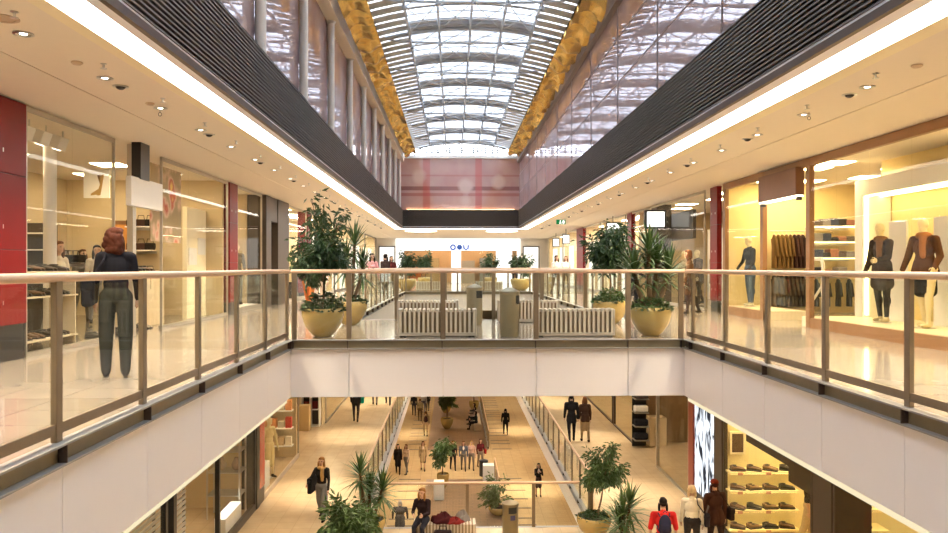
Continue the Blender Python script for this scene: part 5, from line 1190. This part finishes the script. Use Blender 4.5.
q = MB(); q.tube([(X(453) + .17 * math.cos(2 * PI * k / 16), -.12, lz + .17 * math.sin(2 * PI * k / 16)) for k in range(17)], .065, 6).build('blue_ring_mark', blue, t)
MB().lathe([(0, 0), (.2, 0), (.2, .02), (0, .02)], 24).build('blue_disc_mark', blue, t, False, (X(459.5), -.11, lz)).rotation_euler = (PI / 2, 0, 0)
MB().tube([(X(466) - .17, -.12, lz + .17), (X(466) - .15, -.12, lz - .1), (X(466), -.12, lz - .17), (X(466) + .15, -.12, lz - .1), (X(466) + .17, -.12, lz + .17)], .065, 6).build('blue_cup_mark', blue, t)
sbox('wall_shop_far_end', -9.6, YFAR + 3, 0, 10.6, YFAR + 3.1, CZ, M('warm_far_wall', (.62, .36, .18), .8)); sbox('wall_far_end_left', -9.6, YFAR, 0, at_y(396, YFAR), YFAR + .1, CZ, white_paint); sbox('wall_far_end_right', at_y(520, YFAR), YFAR, 0, 10.6, YFAR + .1, CZ, white_paint)
lights([(-2.6, YFAR + 1), (-1, YFAR + 1.6), (1, YFAR + 1), (2.6, YFAR + 1.6)], CZ, 'square lit panel inside the white far shopfront', 'ceiling panels inside the far shopfront')
for px, lb in ((387, 'tall glowing window in the far wall beside the people in pink and dark clothes'), (531, 'tall glowing window in the far wall beside the exit sign')):
    t = thing('lit_window', lb, 'window', (at_y(px, YFAR), YFAR - .02, 0)); MB().box(-.55, -.03, .1, .55, 0, 2.7).build('lit_pane', panel_w, t); MB().box(-.62, -.05, 0, -.55, 0, 2.78).build('jamb', darkwood, t); MB().box(.55, -.05, 0, .62, 0, 2.78).build('jamb', darkwood, t); MB().box(-.55, -.05, 2.7, .55, 0, 2.78).build('head_bar', darkwood, t)
for i, (x, c) in enumerate(((-3, (.5, .14, .04)), (-1.6, (.45, .3, .15)), (1.2, (.4, .32, .25)), (2.6, (.3, .28, .25)))):
    o = MB().box(x - .5, YFAR + 2.2, 0, x + .5, YFAR + 2.8, 1.7 + .2 * (i % 2)).build('display_case', cloth(c)); tag(o, ('orange', 'tan', 'beige', 'grey')[i] + ' display case inside the white far shopfront', 'display case')
# ================================================================ MIDDLE FLOOR SHOPS
T1 = -1.0
def front1(X, s, a, b, **k): return front(X, s, a, b, L1, T1, **k)
yA, yB, yC = ml(215), ml(257), ml(299)
front1(SL1, -1, 8, ml(168), fr=black, fw=.12, sill=.12); front1(SL1, -1, ml(219), yB - .1, joints=(ml(236),), fr=black, fw=.10, sill=.18, sillmat=darkwood)
t = thing('door_post', 'black door post with handle at the middle floor glass door', 'post', (SL1 - .1, ml(165) + .6, L1)); MB().box(-.08, -.08, 0, .08, .08, 4.3).build('shaft', black, t); MB().tube([(.1, -.02, .95), (.16, -.02, 1.0), (.16, -.02, 1.35), (.1, -.02, 1.4)], .02, 8).build('handle', brown_tr, t)
t = thing('red_column', 'red and black column between the glass shops of the middle floor', 'column', (SL1 - .1, yB + .25, L1)); MB().box(-.3, -.32, 0, .12, -.02, 4.35).build('dark_side', black, t); MB().box(-.3, -.02, .45, .12, .55, 4.35).build('lacquer_panel', M('red_orange', (.42, .05, .02), .25), t); MB().box(-.28, -.02, 0, .10, .55, .45).build('plinth', darkwood, t)
front1(SL1, -1, yB + .82, yC, joints=((yB + yC) / 2 + .4,), sill=.14, sillmat=bench_d); partition('wall_middle_side_1', -9.6, SL1 - .1, yC + .05, L1, T1, shopwall); partition('wall_middle_side_2', -9.6, SL1 - .45, yB + .2, L1, T1); partition('wall_middle_side_3', -9.6, SL1 - .15, 8.0, L1, T1)
lights([(-6.8, 11), (-6.8, 14.5), (-6.6, 18), (-8, 20)], T1 - .0, 'square lit panel in the middle floor shop with the light table', 'ceiling panels over the light table'); lights([(-6.6, 22.5), (-6.6, 24.5), (-7.8, 26)], T1, 'square lit panel in the middle floor shop with red goods', 'ceiling panels over the red goods')
# slatted screen
t = thing('slatted_screen', 'tall grey horizontally slatted screen inside the nearest middle floor shop', 'screen', (-5.85, 14.6, L1)); m = MB()
for k in range(34): m.box(-.02, -2.6, .3 + k * .115, .02, 2.6, .36 + k * .115)
m.build('slats', M('grey_slat', (.42, .40, .36), .5), t)
for yy in (-2.6, -.9, .9, 2.6): MB().box(-.05, yy - .03, 0, -.01, yy + .03, 4.3).build('upright', black, t)
t = thing('light_table', 'low white glowing table behind the middle floor shop glass', 'table', (-5.63, 19.7, L1)); MB().box(-.14, -.7, .02, .14, .7, .50).build('body', white_paint, t, bevel=.01); MB().box(-.13, -.69, .50, .13, .69, .52).build('lit_top', lamp_mat('table_top_light', (1., .93, .78), 1.3), t)
t = thing('glass_cabinet', 'glass display cabinet with chrome frame above the light table', 'cabinet', (-6.0, 20.85, L1)); m = MB()
for x in (-.42, .42):
    for y in (-.3, .3): m.box(x - .02, y - .02, 0, x + .02, y + .02, 2.3)
for z in (.6, 1.2, 1.75, 1.28 + 1.): m.box(-.44, -.32, z, .44, .32, z + .025)
m.build('frame', chrome, t); MB().box(-.39, -.29, .1, .39, -.28, 2.25).build('pane', shopglass, t)
for i in range(3):
    o = MB().lathe([(.05, 0), (.1, .05), (.12, .16), (.05, .28), (.06, .32)], 16).build('vase', cloth(((.75, .2, .08), (.6, .5, .4), (.4, .3, .25))[i]), None, True, (-5.95 + (0, -.18, .2)[i], 20.85, L1 + (2.305 if i == 0 else 1.225))); tag(o, ('orange vase standing on top of the glass cabinet', 'cream vase inside the glass cabinet', 'brown vase inside the glass cabinet')[i], 'vase')
# goods behind the second glass front
for i, (z, lab) in enumerate(((.5, 'lowest'), (1.1, 'second'), (1.7, 'third'), (2.3, 'topmost'))):
    yy = yC - .15; shelf('white goods shelf behind the middle floor glass, %s of four by the red column' % lab, -7.0, -5.5, yy - .4, yy, L1 + z); r = random.Random(i)
    for k in range(6):
        c = ((.5, .05, .04), (.75, .68, .55), (.55, .40, .22), (.7, .3, .12))[r.randrange(4)]
        o = MB().box(-.1, -.1, 0, .1, .1, r.uniform(.2, .38)).build('gift_box', cloth(c), None, False, (-6.88 + k * .25, yy - .2, L1 + z), .01); tag(o, 'small boxed good on the %s white shelf behind the glass by the red column' % lab, 'box', 'boxed goods on the %s white shelf' % lab)
mannequin('mannequin in a pale yellow dress behind the middle floor glass by the red column', (-5.78, 24.6, L1), .9, h=1.9, top=(.70, .58, .30), bottom=(.70, .58, .30), skirt=.3, bare=True)
o = MB().box(-.4, -.5, 0, .4, .5, .75).build('display_table', white_paint, None, False, (-5.95, 23.3, L1), .02); tag(o, 'white display table behind the middle floor glass by the red column', 'table')
for i in range(4):
    o = MB().box(-.09, -.09, 0, .09, .09, .14).build('gift_box', cloth(((.6, .5, .36), (.5, .1, .06))[i % 2]), None, False, (-6.1 + .3 * (i % 2), 23.0 + .2 * i, L1 + .75), .01); tag(o, 'small box on the white display table by the red column', 'box', 'boxes on the white display table')
# recessed shop with dark and white shelving
sbox('wall_middle_recess', -9.6, 32.9, L1, -5.5, 33.0, T1, shopwall)
t = thing('shelving_unit', 'white open shelving with dark goods in the recessed middle floor shop', 'shelves', (at_y(311, 32.6), 32.6, L1)); w_ = .36
MB().box(-w_, .15, .0, w_, .2, 2.9).build('back_panel', darkwood, t); m = MB()
for x in (-w_, 0, w_): m.box(x - .025, -.2, 0, x + .025, .15, 2.9)
for z in (.02, .7, 1.25, 1.8, 2.35, 2.87): m.box(-w_, -.2, z - .02, w_, .15, z + .02)
m.build('frame', white_paint, t)
r = random.Random(3)
for z in (.72, 1.27, 1.82):
    for x in (-.18, .18): o = MB().box(-.11, -.1, 0, .11, .1, .3).build('storage_box', cloth(((.12, .02, .02), (.05, .05, .06))[r.randrange(2)]), None, False, (at_y(311, 32.6) + x, 32.57, L1 + z), .01); tag(o, 'dark box in the white shelving of the recessed shop', 'box', 'dark boxes in the white shelving')
o = MB().box(-.3, -.25, 0, .3, .25, 1.0).build('drawer_unit', M('drawer_tan', (.60, .42, .2), .5), None, False, (at_y(302.5, 31.8), 31.8, L1), .01); tag(o, 'tan drawer unit before the white shelving of the recessed shop', 'cabinet')
lights([(-7, 30)], T1, 'square lit panel in the recessed middle floor shop', 'ceiling panel of the recessed shop')
front1(SL1, -1, 33.1, 45, joints=(36, 39, 42)); sbox('wall_middle_back_left', -7.2, 33.1, L1, -7.1, 45, T1, cream); lights([(-6.3, 35), (-6.3, 38), (-6.3, 41)], T1, 'square lit panel in the far middle floor shop beyond the shelving', 'ceiling panels beyond the shelving')
# right side
front1(SR1, 1, mr_(612), 45, joints=(36, 40), fr=brown_tr); front1(SR1, 1, mr_(633), mr_(613), fr=brown_tr, fw=.12); front1(SR1, 1, mr_(689), mr_(656), fr=greyfr, joints=((mr_(689) + mr_(656)) / 2,), fw=.1)
for a in (mr_(612) + .0, mr_(690) - .0, 19.55): pass
partition('wall_middle_side_4', SR1 + .15, 10.6, mr_(634) + .5, L1, T1, M('brown_wall', (.26, .16, .08), .7)); partition('wall_middle_side_5', SR1 + .45, 10.6, mr_(690) + .1, L1, T1, M('brown_wall')); sbox('wall_middle_back_right', 8.6, 33.4, L1, 8.7, 45, T1, shopwall)
lights([(7.7, 24), (8.6, 27)], T1, 'square lit panel in the dark middle floor shop beyond the poster', 'ceiling panels beyond the poster'); lights([(7.6, 31), (7.6, 35), (7.6, 39)], T1, 'square lit panel in the far middle floor shop with cream glass', 'ceiling panels behind the cream glass')
t = thing('clothes_stand', 'dark stand stacked with black and white garments in the middle floor shop', 'display stand', (at_y(640.5, 28.4), 28.4, L1)); MB().box(-.26, .2, 0, .26, .25, 2.6).build('back_board', black, t)
for z in (.3, .8, 1.3, 1.8): MB().box(-.26, -.25, z - .03, .26, .2, z).build('shelf_board', chrome, t)
for i, z in enumerate((.3, .8, 1.3, 1.8)):
    o = MB().box(-.25, -.18, 0, .25, .12, .24).build('folded_garment', cloth(((.02, .02, .025), (.02, .02, .025), (.75, .72, .7), (.10, .08, .08))[i]), None, False, (at_y(640.5, 28.4), 28.4, L1 + z), .05); tag(o, ('black clothes on the lowest board of the dark stand', 'black clothes on the second board of the dark stand', 'white clothes on the third board of the dark stand', 'brown clothes on the top board of the dark stand')[i], 'clothing')
o = MB().box(-.32, -.3, 0, .32, .3, 1.05).build('sales_counter', M('counter_wood'), None, False, (at_y(656, 28.8), 28.8, L1), .02); tag(o, 'yellow wooden sales counter beside the dark clothes stand', 'counter')
column_c = thing('red_column', 'reddish column beside the lit black and white poster on the middle floor', 'column', (SR1 + .1, mr_(691.3), L1)); MB().box(-.12, -.22, 0, .3, .22, 4.35).build('lacquer_panel', M('dull_red', (.30, .055, .03), .4), column_c); MB().box(-.10, .22, 0, .28, .26, 4.35).build('dark_edge', black, column_c)
# lit poster
def poster_mat():
    m = bpy.data.materials.new('poster_light'); m.use_nodes = True; n = m.node_tree.nodes; l = m.node_tree.links; n.clear()
    tc = n.new('ShaderNodeTexCoord'); mp = n.new('ShaderNodeMapping'); mp.inputs['Scale'].default_value = (1, 1.8, .7); mp.inputs['Rotation'].default_value = (.5, 0, 0); l.new(tc.outputs['Object'], mp.inputs[0])
    nz = n.new('ShaderNodeTexNoise'); nz.inputs['Scale'].default_value = 1.5; nz.inputs['Detail'].default_value = 3; nz.inputs['Distortion'].default_value = 1.4; l.new(mp.outputs[0], nz.inputs['Vector'])
    cr = n.new('ShaderNodeValToRGB'); e = cr.color_ramp.elements; e[0].position = .41; e[0].color = (.02, .02, .025, 1); e[1].position = .56; e[1].color = (.86, .92, 1, 1); l.new(nz.outputs['Fac'], cr.inputs[0])
    em = n.new('ShaderNodeEmission'); em.inputs['Strength'].default_value = 1.25; l.new(cr.outputs[0], em.inputs['Color']); o = n.new('ShaderNodeOutputMaterial'); l.new(em.outputs[0], o.inputs[0]); return m
ya, yb = mr_(713.5), mr_(695.5)
t = thing('lit_poster', 'tall backlit white poster with dark figure strokes on the middle floor', 'poster', (SR1 + .0, (ya + yb) / 2, L1 + .45)); MB().box(-.02, ya - (ya + yb) / 2, 0, .02, yb - (ya + yb) / 2, 3.3).build('lit_face', poster_mat(), t); MB().box(.02, ya - (ya + yb) / 2 - .04, -.45, .2, yb - (ya + yb) / 2 + .04, 3.85).build('casing', black, t)
o = MB().box(SR1 - .02, mr_(722.5), L1, SR1 + .12, ya - .08, T1).build('dark_pillar', darkwood); tag(o, 'dark pillar between the lit poster and the shoe shop window', 'column')
# lit shoe shop
yS = 19.25
wy = M('lit_shelf_wall', (.94, .82, .48), .7)
partition('wall_middle_shoe_shop', SR1 + .13, 10.6, yS + .1, L1, T1, wy)
front1(SR1, 1, mr_(812), mr_(723), joints=(mr_(793),), fr=darkwood, fw=.06, top=.1, sill=.1)
sbox('lintel_shoe_shop', SR1 + .12, 14.3, -2.85, SR1 + .3, mr_(741), T1, darkwood)
sbox('lintel_shoe_shop_lower', SR1 + .35, 14.3, -3.3, SR1 + .9, mr_(772), -2.85, darkwood)
o = MB().box(SR1 + .08, mr_(771), -2.64, SR1 + .12, mr_(755), -2.50).build('lit_sign_strip', signw); tag(o, 'white glowing sign strip on the dark header of the lit shoe shop', 'sign')
o = MB().box(SR1 - .02, mr_(832.5), L1, SR1 + .7, mr_(813.5), T1).build('dark_pillar', darkwood); tag(o, 'broad dark pillar between the two lit shoe windows', 'column')
lights([(7.4, 18.4), (8.6, 18.3), (7.4, 16.8), (8.6, 16.6), (7.6, 15), (9.6, 17)], T1, 'square lit panel in the lit middle floor shoe shop', 'ceiling panels of the lit shoe shop', panel_y)
for i, (py, lab) in enumerate(((472.5, 'topmost'), (491.5, 'second'), (511, 'third'), (530.5, 'lowest'))):
    z = zz(py, yS - .25); x0, x1 = at_y(727.5, yS - .25), at_y(797, yS - .25)
    shelf('glowing yellow wall shelf of shoes, %s of four in the lit shoe shop' % lab, x0, x1, yS - .42, yS + .04, z, wy, .04, strip_y)
    shoes_row(x0 + .05, x1 - .05, yS - .24, z, 4, 'dark leather shoe on the %s glowing shelf of the lit shoe shop' % lab, 'shoes on the %s glowing shelf' % lab, [sh2, sh3, sh1, sh2], PI / 2 * .9, i + 40, 'x', .5, 1.25)
    for k in range(2):
        o = MB().box(-.06, -.004, 0, .06, .004, .07).build('price_tag', M('tag_pink', (.62, .32, .22), .6), None, False, (x0 + .25 + .7 * k, yS - .43, z - .07)); tag(o, 'small pinkish price tag on the %s glowing shoe shelf' % lab, 'price tag', 'price tags on the %s shelf' % lab)
y = yS - .02; x0, x1 = at_y(729.5, y), at_y(745, y); z0_, z1_ = zz(456, y), zz(433, y)
t = thing('framed_picture', 'framed picture of shoes above the glowing shelves', 'picture', ((x0 + x1) / 2, y, z0_)); w_ = (x1 - x0) / 2; h_ = z1_ - z0_
MB().box(-w_ + .04, -.02, .04, w_ - .04, -.01, h_ - .04).build('print', M('picture_dark', (.10, .06, .04), .5, vary=.6, scale=5), t); m = MB(); m.box(-w_, -.04, 0, w_, .0, .05).box(-w_, -.04, h_ - .05, w_, 0, h_).box(-w_, -.04, .05, -w_ + .05, 0, h_ - .05).box(w_ - .05, -.04, .05, w_, 0, h_ - .05).build('frame', cream, t)
# second lit window
front1(SR1, 1, 8.5, mr_(833), joints=(mr_(870), 12.2), fr=darkwood, fw=.06, top=.1, sill=.1)
partition('wall_middle_shoe_shop_2', SR1 + .75, 10.6, 14.6, L1, T1, wy); partition('wall_middle_side_6', SR1 + .15, 10.6, 8.3, L1, T1)
lights([(7.6, 13.4), (8.8, 13), (7.6, 11)], T1, 'square lit panel in the second lit shoe window', 'ceiling panels of the second shoe window', panel_y)
y = 14.5
for i, (py, lab) in enumerate(((488.5, 'topmost'), (510, 'middle'), (531, 'lowest'))):
    z = zz(py, y - .2); x0, x1 = at_y(834, y - .2), at_y(868, y - .2)
    shelf('glowing shelf in the second shoe window, %s of three' % lab, x0, x1 + .3, y - .4, y + .04, z, wy, .04, strip_y); shoes_row(x0, x1, y - .2, z, 3, 'dark shoe on the %s shelf of the second shoe window' % lab, 'shoes on the %s shelf of the second window' % lab, [sh2, sh1, sh3], PI / 2 * .9, i + 60, 'x', .3)
# ================================================================ camera, view
cam = bpy.data.cameras.new('camera'); cam.sensor_width = 36; cam.lens = F / 948 * 36; cam.clip_end = 300
co = bpy.data.objects.new('camera', cam); COL.objects.link(co); co.location = (0, 0, EYE); co.rotation_euler = (PI / 2, 0, -YAW); cam.shift_y = (HOR - 266.5) / 948
SC.camera = co
SC.view_settings.view_transform = 'Standard'; SC.view_settings.look = 'None'; SC.view_settings.gamma = 1; SC.view_settings.use_curve_mapping = False
SC.view_settings.exposure = 0.68
cy = SC.cycles; cy.max_bounces = 8; cy.diffuse_bounces = 4; cy.glossy_bounces = 4; cy.transparent_max_bounces = 40; cy.transmission_bounces = 4
cy.caustics_reflective = False; cy.caustics_refractive = False; cy.use_denoising = True; cy.sample_clamp_indirect = 8
